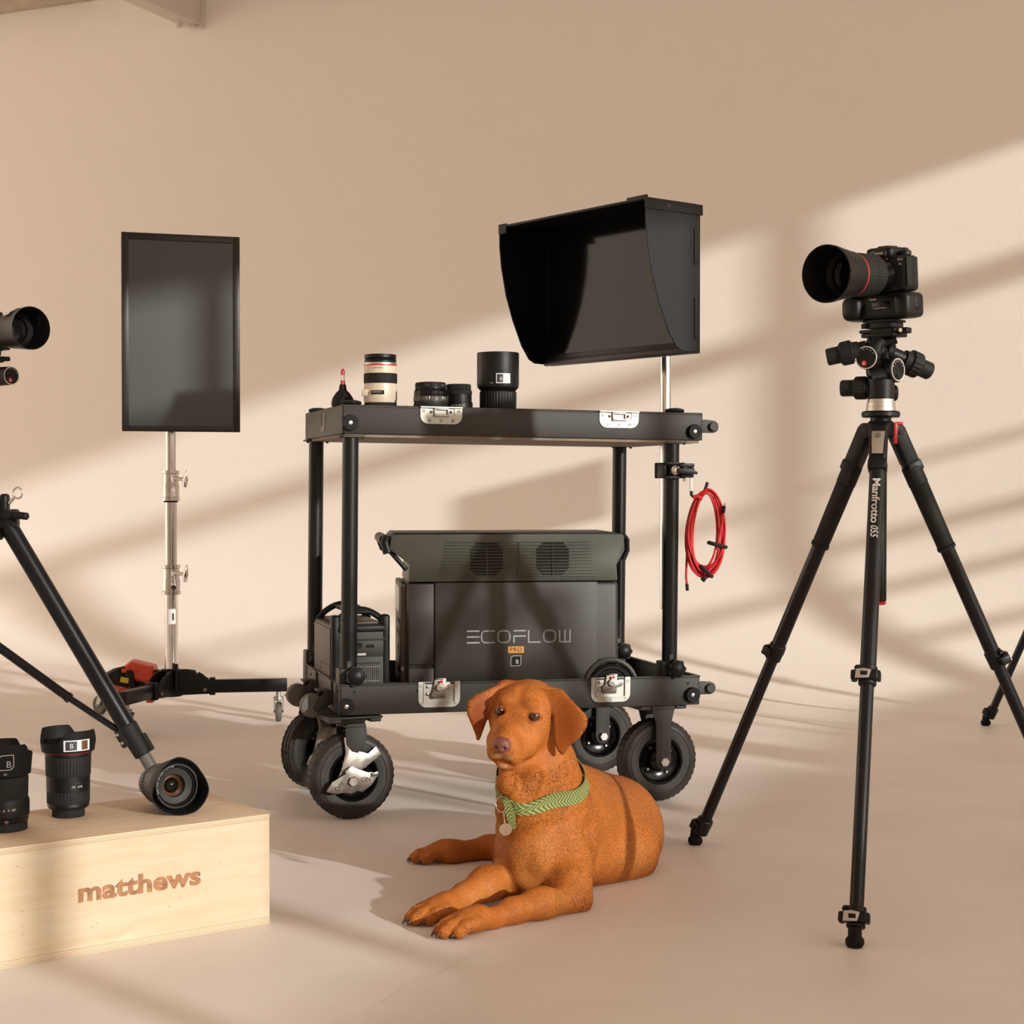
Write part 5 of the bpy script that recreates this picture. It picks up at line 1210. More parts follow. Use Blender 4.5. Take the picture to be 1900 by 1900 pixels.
# ------------------------------------------------------------------ the dog: one continuous surface grown from a distance field
class Field:
    def __init__(s, lo, hi, h):
        s.lo = np.array(lo, float); s.h = h; s.n = np.ceil((np.array(hi)-s.lo)/h).astype(int)+1
        s.D = np.full(s.n, .08, np.float32)
        s.ax = [s.lo[i]+h*np.arange(s.n[i]) for i in range(3)]
    def sub(s, lo, hi, m):
        i0 = np.maximum(0, np.floor((np.array(lo)-m-s.lo)/s.h).astype(int)); i1 = np.minimum(s.n, np.ceil((np.array(hi)+m-s.lo)/s.h).astype(int)+1)
        if np.any(i1 <= i0): return None, None
        X = np.meshgrid(*[s.ax[k][i0[k]:i1[k]] for k in range(3)], indexing='ij', sparse=False)
        return tuple(slice(a, b_) for a, b_ in zip(i0, i1)), np.stack(X, -1).astype(np.float32)
    def mix(s, sl, d, k, cut):
        D = s.D[sl]
        if cut:
            h = np.clip(.5-.5*(D+d)/k, 0, 1) if k > 0 else (D < -d).astype(float)
            s.D[sl] = D*(1-h)+(-d)*h+k*h*(1-h) if k > 0 else np.maximum(D, -d)
        else:
            if k > 0:
                h = np.clip(.5+.5*(d-D)/k, 0, 1); s.D[sl] = d*(1-h)+D*h-k*h*(1-h)
            else: s.D[sl] = np.minimum(D, d)
    def cone(s, a, b, r1, r2, k=.02, cut=False):
        a = np.array(a, np.float32); b = np.array(b, np.float32); r = max(r1, r2)
        sl, P = s.sub(np.minimum(a, b)-r, np.maximum(a, b)+r, .05+k)
        if sl is None: return
        ba = b-a; t = np.clip(((P-a) @ ba)/max(1e-9, ba @ ba), 0, 1)
        d = np.linalg.norm(P-a-t[..., None]*ba, axis=-1)-(r1+(r2-r1)*t)
        s.mix(sl, d, k, cut)
    def ell(s, c, r, R=None, k=.02, cut=False):
        c = np.array(c, np.float32); r = np.array(r, np.float32); m = float(r.max())
        sl, P = s.sub(c-m, c+m, .05+k)
        if sl is None: return
        Q = P-c
        if R is not None: Q = Q @ np.array(R, np.float32)
        k0 = np.linalg.norm(Q/r, axis=-1); k1 = np.linalg.norm(Q/(r*r), axis=-1)
        d = np.where(k1 > 1e-6, k0*(k0-1)/np.maximum(k1, 1e-6), -float(r.min()))
        s.mix(sl, d, k, cut)
    def flap(s, O, U, V_, N, poly, th, bend=0, bendv=0, k=.008, rnd=.004):
        """a rounded sheet: outline poly in (u, v), half thickness th, bowed along u and v"""
        O, U, V_, N = [np.array(q, np.float32) for q in (O, U, V_, N)]
        pw = np.array([O+U*p[0]+V_*p[1] for p in poly]); sl, P = s.sub(pw.min(0)-.03, pw.max(0)+.03, .03)
        Q = P-O; u = Q @ U; v = Q @ V_; w = Q @ N
        um = np.mean([p[0] for p in poly]); vm = np.mean([p[1] for p in poly])
        w = w-bend*(u-um)**2-bendv*(v-vm)**2
        d2 = np.full(u.shape, 1e9, np.float32); inside = np.zeros(u.shape, bool); n = len(poly)
        for i in range(n):
            ax_, ay = poly[i]; bx_, by = poly[(i+1) % n]; ex, ey = bx_-ax_, by-ay
            t = np.clip(((u-ax_)*ex+(v-ay)*ey)/(ex*ex+ey*ey), 0, 1); dx = u-ax_-t*ex; dy = v-ay-t*ey; d2 = np.minimum(d2, dx*dx+dy*dy)
            c = ((ay > v) != (by > v)) & (u < (bx_-ax_)*(v-ay)/((by-ay) if abs(by-ay) > 1e-9 else 1e-9)+ax_); inside ^= c
        dd = np.sqrt(d2)*np.where(inside, -1, 1)+rnd; e = np.abs(w)-th+rnd
        d = np.minimum(np.maximum(dd, e), 0)+np.sqrt(np.maximum(dd, 0)**2+np.maximum(e, 0)**2)-rnd
        s.mix(sl, d, k, False)
    def at(s, p):
        q = (np.array(p)-s.lo)/s.h; i = np.clip(np.floor(q).astype(int), 0, s.n-2); f = q-i; v = 0
        for dx in (0, 1):
            for dy in (0, 1):
                for dz in (0, 1): v += s.D[i[0]+dx, i[1]+dy, i[2]+dz]*(f[0] if dx else 1-f[0])*(f[1] if dy else 1-f[1])*(f[2] if dz else 1-f[2])
        return float(v)
    def mesh(s):
        D = s.D; ins = D < 0; n = s.n
        c = ins[:-1, :-1, :-1].astype(np.int8)
        cnt = np.zeros(tuple(n-1), np.int8)
        for dx in (0, 1):
            for dy in (0, 1):
                for dz in (0, 1): cnt += ins[dx:n[0]-1+dx, dy:n[1]-1+dy, dz:n[2]-1+dz]
        act = np.argwhere((cnt > 0) & (cnt < 8)); idx = np.full(tuple(n-1), -1, np.int64); idx[tuple(act.T)] = np.arange(len(act))
        acc = np.zeros((len(act), 3)); num = np.zeros(len(act))
        co = [(0, 0, 0), (1, 0, 0), (0, 1, 0), (1, 1, 0), (0, 0, 1), (1, 0, 1), (0, 1, 1), (1, 1, 1)]
        vals = {o: D[act[:, 0]+o[0], act[:, 1]+o[1], act[:, 2]+o[2]] for o in co}
        for a in co:
            for k in range(3):
                if a[k] == 0:
                    b_ = list(a); b_[k] = 1; b_ = tuple(b_); va, vb = vals[a], vals[b_]; m = (va < 0) != (vb < 0)
                    t = np.where(m, va/np.where(m, va-vb, 1), 0); p = np.zeros((len(act), 3)); p[:] = a; p[:, k] = t
                    acc[m] += p[m]; num[m] += 1
        V_ = s.lo+s.h*(act+acc/num[:, None]); F_ = []
        for k in range(3):
            o1, o2 = [(1, 2), (2, 0), (0, 1)][k]
            sl0 = [slice(1, -1)]*3; sl1 = [slice(1, -1)]*3; sl0[k] = slice(0, -1); sl1[k] = slice(1, None)
            a = ins[tuple(sl0)]; b_ = ins[tuple(sl1)]
            for flip, mm in ((False, a & ~b_), (True, ~a & b_)):
                q = np.argwhere(mm); 
                off = np.ones(3, int); off[k] = 0; q = q+off
                e1 = np.zeros(3, int); e1[o1] = 1; e2 = np.zeros(3, int); e2[o2] = 1
                quad = [q-e1-e2, q-e2, q, q-e1]
                ii = np.stack([idx[tuple(z.T)] for z in quad], 1)
                F_.append(ii[:, ::-1] if flip else ii)
        return V_, np.concatenate(F_)
DS = globals().get('DOG_STEP', .0027)
fd = Field((-.26, 2.84, -.004), (.40, 3.82, .47), DS)
A3 = lambda px, py, Y: np.array(at(px, py, Y))
def up(p, dz): return np.array([p[0], p[1], p[2]+dz])
# trunk
fd.ell(A3(1002, 1548, 3.27), (.082, .12, .112), k=.03)                    # chest
fd.ell(A3(988, 1585, 3.20), (.066, .07, .080), k=.025)                     # breast
fd.ell(A3(1052, 1562, 3.25), (.058, .09, .090), k=.035)                   # near shoulder
fd.cone(A3(1040, 1525, 3.36), A3(1120, 1545, 3.58), .112, .112, k=.04)    # ribs and belly
fd.cone(A3(1050, 1478, 3.36), A3(1135, 1508, 3.60), .064, .066, k=.05)    # back line
fd.ell(A3(1145, 1543, 3.60), (.098, .15, .104), k=.04)                    # rump
fd.ell(A3(1143, 1575, 3.46), (.092, .11, .085), k=.035)                   # near thigh lying out
fd.ell(A3(1000, 1590, 3.52), (.10, .10, .08), k=.03)                      # far hip
fd.cone(A3(1085, 1600, 3.30), A3(1150, 1610, 3.42), .045, .050, k=.03)
# neck
NK = [(A3(992, 1372, 3.215), .060), (A3(1003, 1425, 3.225), .069), (A3(1012, 1480, 3.245), .082), (A3(1015, 1530, 3.27), .100)]
for (a, r1), (c, r2) in zip(NK, NK[1:]): fd.cone(a, c, r1, r2, k=.02)
fd.cone(A3(960, 1400, 3.16), A3(968, 1500, 3.17), .034, .052, k=.03)      # throat
fd.ell(A3(940, 1453, 3.110), (.0205, .022, .0245), k=.005)                  # loose fold under the chin
fd.cone(A3(990, 1440, 3.13), A3(962, 1490, 3.12), .016, .020, k=.02)
# near foreleg: shoulder, elbow, wrist, paw
EL = A3(1066, 1664, 3.125); WR = A3(908, 1707, 2.998)
fd.cone(A3(1050, 1585, 3.21), A3(1058, 1635, 3.15), .052, .040, k=.03); fd.cone(A3(1058, 1640, 3.145), EL, .038, .028, k=.02)
fd.cone(EL+np.array([.004, .004, -.006]), A3(1000, 1677, 3.06), .026, .028, k=.022); fd.cone(A3(1005, 1676, 3.065), A3(950, 1691, 3.03), .028, .0235, k=.018); fd.cone(A3(950, 1691, 3.03), WR, .0235, .0185, k=.015)
fd.ell(EL+np.array([.012, .006, -.012]), (.018, .020, .020), k=.012)
# far foreleg
WR2 = A3(835, 1676, 3.065)
fd.cone(A3(965, 1580, 3.22), A3(955, 1630, 3.24), .046, .036, k=.025); fd.cone(A3(950, 1636, 3.235), A3(900, 1640, 3.15), .033, .031, k=.02); fd.cone(A3(905, 1639, 3.155), A3(862, 1663, 3.10), .031, .024, k=.02); fd.cone(A3(862, 1663, 3.10), WR2, .024, .0195, k=.015)
# hind leg reaching out behind the chest
fd.cone(A3(1000, 1575, 3.58), A3(905, 1572, 3.56), .042, .026, k=.02); fd.cone(A3(908, 1573, 3.56), A3(838, 1583, 3.515), .025, .021, k=.012)
fd.ell(A3(838, 1573, 3.52), (.030, .022, .018), k=.012)
fd.cone(A3(958, 1555, 3.085), A3(978, 1632, 3.125), .010, .012, k=.028, cut=True)
fd.cone(A3(1092, 1545, 3.20), A3(1090, 1625, 3.215), .010, .012, k=.030, cut=True)
fd.cone(A3(1000, 1560, 3.10), A3(1020, 1625, 3.10), .006, .008, k=.025, cut=True)
def paw(c, ang, s=1.0, spread=1.0, drop=0.0):
    """c: middle of the paw on the ground; ang: heading of the toes in plan"""
    c = np.array([c[0], c[1], 0.0]); f = np.array([math.cos(ang), math.sin(ang), 0]); sd = np.array([-f[1], f[0], 0])
    R_ = np.stack([f, sd, [0, 0, 1]], 1)
    fd.ell(c-f*.020*s+np.array([0, 0, .021*s]), (.034*s, .027*s, .021*s), R_, k=.012)
    for j, (o, e) in enumerate(((-1.42, -.010), (-.50, .009), (.50, .009), (1.42, -.010))):
        p = c+sd*o*.0152*s*spread+f*(.010+e)*s
        fd.cone(p-f*.022*s+np.array([0, 0, .024*s]), p+f*.004*s+np.array([0, 0, .0185*s]), .0105*s, .0112*s, k=.0035)
        fd.ell(p+f*.013*s+np.array([0, 0, .0115*s]), (.0125*s, .0092*s, .0112*s), R_, k=.004)
    return c, f, sd
PW = []
PA = fl(853, 1735); PB = fl(797, 1711); PC = fl(797, 1600)
fd.cone(WR, np.array([PA.x+.035, PA.y+.022, .028]), .0195, .021, k=.015); fd.cone(WR2, np.array([PB.x+.03, PB.y+.022, .028]), .0200, .021, k=.015)
PW.append(paw(PA, math.radians(213), 1.12)); PW.append(paw(PB, math.radians(216), 1.10)); 
fd.cone(A3(840, 1583, 3.515), np.array([PC.x+.03, PC.y+.01, .026]), .021, .020, k=.012); PW.append(paw(PC, math.radians(196), .98))
# head, in its own axes: x to picture right, y out of the face, z up
hy, hp, hr = math.radians(17), math.radians(-6), math.radians(7)
HO = A3(962, 1321, 3.145)                       # between the eyes, a little inside the skull
HR = (Matrix.Rotation(-hy, 3, 'Z') @ Matrix(((1, 0, 0), (0, -1, 0), (0, 0, 1))) ) 
fw = Vector((-math.sin(hy)*math.cos(hp), -math.cos(hy)*math.cos(hp), math.sin(hp))); rt0 = Vector((math.cos(hy), -math.sin(hy), 0)); up0 = rt0.cross(fw)*1
if up0.z < 0: up0 = -up0
rt_ = (rt0*math.cos(hr)-up0*math.sin(hr)).normalized(); up_ = (up0*math.cos(hr)+rt0*math.sin(hr)).normalized()
HX, HY, HZ = [np.array(q) for q in (rt_, fw, up_)]; RM = np.stack([HX, HY, HZ], 1)
def h(x, y, z): return HO+HX*x+HY*y+HZ*z
def he(c, r, k=.012, cut=False, R=None): fd.ell(h(*c), r, RM if R is None else R, k=k, cut=cut)
def hc(a, b_, r1, r2, k=.012, cut=False): fd.cone(h(*a), h(*b_), r1, r2, k=k, cut=cut)
he((.004, -.060, .000), (.058, .070, .049), .02)
he((0, -.018, .010), (.047, .034, .036), .02)
for s_ in (-1, 1):
    he((s_*.034, -.030, -.026), (.028, .050, .038), .02)      # cheeks
    he((s_*.025, .007, .0200), (.0150, .012, .0110), .009)    # brow
    he((s_*.020, .016, -.020), (.020, .034, .022), .012)      # under the eyes
    he((s_*.0175, .060, -.059), (.0195, .031, .0265), .007)   # flews
    he((s_*.029, .022, -.054), (.021, .036, .026), .012)
hc((0, .0, -.014), (0, .078, -.0330), .0225, .0150, .014)      # bridge
hc((0, .010, -.040), (0, .070, -.045), .034, .0245, .014)      # muzzle
he((0, .056, -.0860), (.0180, .028, .0120), .005)              # chin
hc((0, .0, -.070), (0, -.06, -.078), .026, .030, .02)          # jaw
hc((0, .020, .030), (0, -.020, .064), .0075, .0070, .010, True)  # furrow
for s_ in (-1, 1):
    he((s_*.0345, .0225, -.001), (.0135, .0135, .0100), .005, True)   # eye sockets
    hc((s_*.003, .096, -.0725), (s_*.030, .062, -.0800), .0020, .0026, .003, True)  # lip line
    hc((s_*.030, .062, -.0800), (s_*.042, .026, -.0780), .0024, .003, .004, True)
hc((0, .108, -.050), (0, .104, -.070), .0013, .0013, .003, True)
# lids: a thin almond rim around each eye
for s_ in (-1, 1):
    pts = [( s_*.0345+.0128*math.cos(a)*(1.06), .0158-.0030*abs(math.cos(a))-(.0045 if math.cos(a)*s_ > .4 else 0), -.0005+.0080*math.sin(a)) for a in [2*PI*i/14 for i in range(14)]]
    for i in range(14): hc(pts[i], pts[(i+1) % 14], .0020, .0020, .0022)
# ears, from the picture outline at their own depths
def ear(pxs, Y, Uv, Vv, Nv, th, bend, bendv):
    O_ = A3(pxs[0][0], pxs[0][1], Y); Uv, Vv, Nv = [np.array(Vector(q).normalized()) for q in (Uv, Vv, Nv)]
    cm_ = np.array((0, 0, CAMH)); poly = []
    for (px, py) in pxs:
        d = np.array(ray(px, py)); t = ((O_-cm_) @ Nv)/(d @ Nv); q = cm_+d*t-O_; poly.append((float(q @ Uv), float(q @ Vv)))
    fd.flap(O_, Uv, Vv, Nv, poly, th, bend, bendv, k=.007)
ear([(1005, 1281), (1024, 1281), (1040, 1279), (1062, 1302), (1082, 1322), (1090, 1336), (1087, 1352), (1073, 1372), (1056, 1384), (1047, 1398), (1040, 1403), (1031, 1392), (1027, 1368), (1026, 1330), (1017, 1302)], 3.152, (.93, -.37, 0), (0, 0, 1), (-.37, -.93, 0), .0052, -1.6, -2.2)
ear([(946, 1270), (933, 1269), (915, 1276), (882, 1290), (868, 1303), (867, 1325), (877, 1348), (884, 1364), (887, 1376), (892, 1374), (898, 1354), (905, 1330), (914, 1304), (930, 1290)], 3.19, (.93, .37, 0), (0, 0, 1), (.37, -.93, 0), .0050, -1.6, -2.2)
he((-.044, -.062, .030), (.020, .020, .012), .012); he((.050, -.062, .028), (.020, .020, .013), .012)
# flatten onto the floor
fd.D = np.maximum(fd.D, (.0008-fd.ax[2])[None, None, :].astype(np.float32))
DV, DF = fd.mesh()
me = bpy.data.meshes.new('dog_body'); me.vertices.add(len(DV)); me.vertices.foreach_set('co', DV.astype(np.float32).ravel())
me.loops.add(len(DF)*4); me.polygons.add(len(DF)); me.polygons.foreach_set('loop_start', np.arange(0, len(DF)*4, 4)); me.loops.foreach_set('vertex_index', DF.ravel().astype(np.int32))
me.update(calc_edges=True); me.validate()
# coat colours that belong to the animal: redder ears, paler chest and legs, frosted lips
base = np.array([.42, .130, .024]); Cc = np.tile(base, (len(DV), 1))
def blob(c, r, col, amt=1.0):
    d = np.linalg.norm((DV-np.array(c))/np.array(r), axis=1); w_ = np.clip(1.25-d, 0, 1)[:, None]*amt
    w_ = w_*w_*(3-2*w_); Cc[:] = Cc*(1-w_)+np.array(col)*w_
pale = (.50, .195, .048)
for c, r in ((A3(985, 1600, 3.16), (.07, .06, .07)), (A3(1140, 1600, 3.38), (.11, .06, .06)), (EL+np.array([-.07, -.05, .0]), (.10, .05, .04)), (WR2+np.array([.06, .03, 0]), (.10, .05, .04)), (h(.03, .02, -.035), (.03, .04, .03)), (h(-.03, .02, -.035), (.03, .04, .03))): blob(c, r, pale, .7)
blob(A3(1058, 1335, 3.15), (.034, .05, .065), (.25, .052, .008), 1); blob(A3(888, 1322, 3.18), (.03, .05, .055), (.22, .045, .007), 1)
blob(A3(1130, 1450, 3.5), (.14, .2, .05), (.33, .092, .018), .6); blob(h(0, .03, .004), (.012, .06, .02), (.33, .095, .020), .5)
for p in PW: blob(p[0]+p[1]*.01, (.04, .04, .03), (.44, .165, .042), .6)
for s_ in (-1, 1):
    blob(h(s_*.010, .090, -.0640), (.017, .012, .010), (.50, .30, .14), .6); blob(h(0, .082, -.0860), (.012, .010, .006), (.50, .32, .17), .6)
    blob(h(s_*.034, .0165, -.001), (.0150, .012, .0105), (.030, .010, .006), 1.0)
    [blob(h(s_*(.004+.026*q), .094-.032*q, -.0730-.0075*q), (.0045, .006, .0022), (.07, .025, .015), .85) for q in (0, .2, .4, .6, .8, 1)]; blob(h(s_*.042, .026, -.078), (.007, .007, .006), (.05, .025, .025), .95)
at_ = me.color_attributes.new('coat', 'FLOAT_COLOR', 'POINT'); at_.data.foreach_set('color', np.concatenate([Cc, np.ones((len(DV), 1))], 1).astype(np.float32).ravel())
def mat_fur():
    m = mat('fox_red_coat', (.46, .165, .042), .60, 0, .22, sheen=.0); nt, bs = nodes(m)
    a = nt.nodes.new('ShaderNodeAttribute'); a.attribute_name = 'coat'
    tc = nt.nodes.new('ShaderNodeTexCoord'); mp = nt.nodes.new('ShaderNodeMapping'); mp.inputs['Rotation'].default_value = (.3, .5, .4); mp.inputs['Scale'].default_value = (1, 1, .28)
    n = nt.nodes.new('ShaderNodeTexNoise'); n.inputs['Scale'].default_value = 520; n.inputs['Detail'].default_value = 3; n.inputs['Roughness'].default_value = .6
    n2 = nt.nodes.new('ShaderNodeTexNoise'); n2.inputs['Scale'].default_value = 55; n2.inputs['Detail'].default_value = 4; n2.inputs['Distortion'].default_value = .8
    nt.links.new(tc.outputs['Object'], mp.inputs['Vector']); nt.links.new(mp.outputs['Vector'], n.inputs['Vector']); nt.links.new(mp.outputs['Vector'], n2.inputs['Vector'])
    r = nt.nodes.new('ShaderNodeMapRange'); r.inputs[1].default_value = .3; r.inputs[2].default_value = .7; r.inputs[3].default_value = .84; r.inputs[4].default_value = 1.14
    r2 = nt.nodes.new('ShaderNodeMapRange'); r2.inputs[1].default_value = .3; r2.inputs[2].default_value = .7; r2.inputs[3].default_value = .93; r2.inputs[4].default_value = 1.07
    mu = nt.nodes.new('ShaderNodeMath'); mu.operation = 'MULTIPLY'
    nt.links.new(n.outputs['Fac'], r.inputs[0]); nt.links.new(n2.outputs['Fac'], r2.inputs[0]); nt.links.new(r.outputs[0], mu.inputs[0]); nt.links.new(r2.outputs[0], mu.inputs[1])
    vm = nt.nodes.new('ShaderNodeVectorMath'); vm.operation = 'SCALE'; nt.links.new(a.outputs['Color'], vm.inputs[0]); nt.links.new(mu.outputs[0], vm.inputs['Scale'])
    nt.links.new(vm.outputs[0], bs.inputs['Base Color'])
    bp = nt.nodes.new('ShaderNodeBump'); bp.inputs['Strength'].default_value = .35; bp.inputs['Distance'].default_value = .001
    ad = nt.nodes.new('ShaderNodeMath'); ad.operation = 'MULTIPLY_ADD'; ad.inputs[1].default_value = 2.0; nt.links.new(n2.outputs['Fac'], ad.inputs[0]); nt.links.new(n.outputs['Fac'], ad.inputs[2])
    nt.links.new(ad.outputs[0], bp.inputs['Height']); nt.links.new(bp.outputs['Normal'], bs.inputs['Normal'])
    return m
me.materials.append(mat_fur())
for p in me.polygons: p.use_smooth = True
dg_root = thing('dog', 'fox red labrador lying on the floor in front of the cart, looking at the viewer', 'dog', (.10, 3.30, 0))
dog = bpy.data.objects.new('body', me); COL.objects.link(dog); dog.parent = dg_root; me.transform(Matrix.Translation((-.10, -3.30, 0)))
sm = dog.modifiers.new('smooth', 'CORRECTIVE_SMOOTH') if False else dog.modifiers.new('smooth', 'SMOOTH'); sm.factor = .5; sm.iterations = 2
# eyes, nose, claws
def HM(x, y, z): 
    m = Matrix([list(r) for r in RM]).to_4x4(); m.translation = Vector(h(x, y, z)); return m
M_eye = mat('dark_brown_eye', (.022, .008, .004), .06, 0, .6, coat=.6); M_iris = mat('amber_iris', (.06, .020, .008), .1, 0, .5, coat=1.0); M_sclera = mat('eye_white', (.05, .028, .02), .2, 0, .5, coat=.5)
for s_ in (-1, 1):
    b = MB(HM(s_*.0345, .0078, -.0005)); b.sphere((0, 0, 0), .0108, 28); ey = b.build('eye', M_sclera, dg_root, world=True)
    g = Vector((s_*.12 if s_ > 0 else .10, 1.0, .05)).normalized()
    gl = (Vector((HO[0], HO[1], HO[2]))-Vector((0, 0, CAMH))); gl = -gl.normalized(); g = Vector((gl.dot(Vector(HX)), gl.dot(Vector(HY)), gl.dot(Vector(HZ)))).normalized()
    b = MB(HM(s_*.0345, .0078, -.0005) @ frame((0, 0, 0), g)); b.lathe([(.0080, .0071), (.0072, .0083), (.0058, .0093), (.0040, .0101), (0, .0111)], None, 32); b.build('iris', M_iris, ey, world=True)
    b = MB(HM(s_*.0345, .0078, -.0005) @ frame((0, 0, 0), g)); b.lathe([(.0040, .0104), (.0028, .01095), (0, .0113)], None, 24); b.build('pupil', M_eye, ey, world=True)
M_nose = mat('brown_pink_nose', (.17, .060, .045), .38, 0, .4, bump=.6, bscale=900)
nf = Field(tuple(h(0, .095, -.040)-.036), tuple(h(0, .095, -.040)+.036), .0008)
for c, r in (((0, .094, -.0370), (.0165, .0135, .0120)), ((0, .099, -.0440), (.0110, .0085, .0115)), ((-.0105, .0965, -.0430), (.0070, .0085, .0072)), ((.0105, .0965, -.0430), (.0070, .0085, .0072))): nf.ell(h(*c), r, RM, k=.004)
for s_ in (-1, 1):
    nf.ell(h(s_*.0080, .1085, -.0435), (.0044, .0070, .0040), RM, k=.0015, cut=True); nf.cone(h(s_*.011, .106, -.0460), h(s_*.0165, .099, -.0470), .0016, .0014, k=.001, cut=True)
nf.cone(h(0, .1105, -.0480), h(0, .107, -.057), .0009, .0009, k=.001, cut=True)
nv, nfc = nf.mesh(); b = MB(); b._add([tuple(v) for v in nv], [tuple(f) for f in nfc]); b.build('nose', M_nose, dg_root, world=True, ang=180)
M_claw = mat('dark_claw', (.05, .03, .02), .35)
for (c, f, sd), s_ in zip(PW, (1.12, 1.10, .98)):
    for o, e in ((-1.42, -.010), (-.50, .009), (.50, .009), (1.42, -.010)):
        p = c+sd*o*.0152*s_+f*(.010+e)*s_
        b = MB(); b.tube([p+f*.020*s_+np.array([0, 0, .012]), p+f*.0265*s_+np.array([0, 0, .009]), p+f*.030*s_+np.array([0, 0, .0035])], .002, 8, rr=[.0030, .0026, .0010]); b.build('claw', M_claw, dg_root, world=True)
# collar hugging the neck
PAc, PBc, PCc = A3(1074, 1415, 3.27), A3(1000, 1492, 3.13), A3(940, 1483, 3.12)
nrm_ = np.cross(PBc-PAc, PCc-PAc); nrm_ /= np.linalg.norm(nrm_)
if nrm_[2] < 0: nrm_ = -nrm_
c0 = A3(1006, 1452, 3.235); c0 = c0-nrm_*((c0-PBc) @ nrm_)
e1_ = PAc-c0; e1_ -= nrm_*(e1_ @ nrm_); e1_ /= np.linalg.norm(e1_); e2_ = np.cross(nrm_, e1_)
def hug(a, dn, extra):
    d = e1_*math.cos(a)+e2_*math.sin(a); o = c0+nrm_*dn; t = .03
    while t < .14 and fd.at(o+d*t) < 0: t += .0012
    return o, d, t
NC = 120; rad = np.array([[hug(2*PI*i/NC, dn, 0)[2] for dn in (-.012, -.004, .004, .012)] for i in range(NC)])
rad0 = rad.copy()
for _ in range(6): rad = (np.roll(rad, 1, 0)+rad*2+np.roll(rad, -1, 0))/4
rad = np.maximum(rad, rad0)
for _ in range(3): rad = np.maximum(rad0, (np.roll(rad, 1, 0)+rad*2+np.roll(rad, -1, 0))/4)
rad = np.maximum(rad, rad.mean(1, keepdims=True)-.004)+.0040
M_collar = mat('green_herringbone', (.22, .27, .08), .8)
nt, bs = nodes(M_collar); uv = nt.nodes.new('ShaderNodeUVMap'); sep = nt.nodes.new('ShaderNodeSeparateXYZ'); nt.links.new(uv.outputs[0], sep.inputs[0])
def mth(op, a, b_=None, c=None):
    n = nt.nodes.new('ShaderNodeMath'); n.operation = op
    for i, q in enumerate((a, b_, c)):
        if q is None: continue
        if isinstance(q, (int, float)): n.inputs[i].default_value = q
        else: nt.links.new(q, n.inputs[i])
    return n.outputs[0]
tri = mth('PINGPONG', mth('MULTIPLY', sep.outputs[1], 3.0), 1.0)
st_ = mth('FRACT', mth('ADD', mth('MULTIPLY', sep.outputs[0], 1.0), mth('MULTIPLY', tri, 1.3)))
cr = nt.nodes.new('ShaderNodeValToRGB'); cr.color_ramp.elements[0].position = .42; cr.color_ramp.elements[1].position = .58; cr.color_ramp.elements[0].color = (.07, .11, .018, 1); cr.color_ramp.elements[1].color = (.29, .31, .115, 1)
nt.links.new(st_, cr.inputs[0]); nt.links.new(cr.outputs[0], bs.inputs['Base Color'])
vs = []; fs = []; uvs = []
offs = (-.0125, -.0045, .0045, .0125)
for i in range(NC+1):
    a = 2*PI*(i % NC)/NC; d = e1_*math.cos(a)+e2_*math.sin(a)
    for j, dn in enumerate(offs): vs.append(tuple(c0+nrm_*dn+d*rad[i % NC][j]))
for i in range(NC+1):
    a = 2*PI*(i % NC)/NC; d = e1_*math.cos(a)+e2_*math.sin(a)
    for j, dn in enumerate(offs): vs.append(tuple(c0+nrm_*dn+d*(rad[i % NC][j]-.0022)))
m4 = 4; base_ = (NC+1)*4
for i in range(NC):
    for j in range(3):
        fs.append((i*4+j, (i+1)*4+j, (i+1)*4+j+1, i*4+j+1)); fs.append((base_+i*4+j+1, base_+(i+1)*4+j+1, base_+(i+1)*4+j, base_+i*4+j))
    fs.append((i*4+3, (i+1)*4+3, base_+(i+1)*4+3, base_+i*4+3)); fs.append((base_+i*4, base_+(i+1)*4, (i+1)*4, i*4))
def uvmesh(name, vs, fs, uvf, m, parent):
    b = MB(); b._add(vs, fs); o = b.build(name, m, parent, world=True, recalc=True, ang=60); ul = o.data.uv_layers.new(name='UVMap')
    for lp in o.data.loops: ul.data[lp.index].uv = uvf(lp.vertex_index)
    return o
collar = uvmesh('collar', vs, fs, lambda k: (((k % base_)//4)*.62, (k % 4)/3.0), M_collar, dg_root)
# loose strap end, ring and tag hanging at the throat
b = MB(); rc = A3(932, 1492, 3.105)
b.tube([rc+np.array([.012*math.cos(a), .004*math.sin(a), .014*math.sin(a)]) for a in [2*PI*i/24 for i in range(24)]], .0011, 8, closed=True); b.build('split_ring', M_chrome, collar, world=True)
sv = []; 
for k in range(9):
    t = k/8; p = A3(939+13*t+1.5*math.sin(PI*t), 1483+55*t, 3.088+.010*t); wv_ = .0062+.0035*math.sin(PI*min(1, t*1.1))
    sv += [tuple(p+np.array([-wv_*.9, 0, 0])), tuple(p+np.array([wv_*.9, -.002, 0]))]
n = len(sv)//2; back_ = [tuple(np.array(v)+np.array([0, .003, 0])) for v in sv]
b_f = [(2*i, 2*i+1, 2*i+3, 2*i+2) for i in range(n-1)]; N2 = len(sv)
b_f += [(N2+2*i+2, N2+2*i+3, N2+2*i+1, N2+2*i) for i in range(n-1)]+[(2*i, 2*i+2, N2+2*i+2, N2+2*i) for i in range(n-1)]+[(2*i+3, 2*i+1, N2+2*i+1, N2+2*i+3) for i in range(n-1)]+[(0, N2, N2+1, 1), (2*n-2, 2*n-1, N2+2*n-1, N2+2*n-2)]
uvmesh('strap_end', sv+back_, b_f, lambda k: (((k % N2)//2)*1.0, (k % 2)*.66), M_collar, collar)
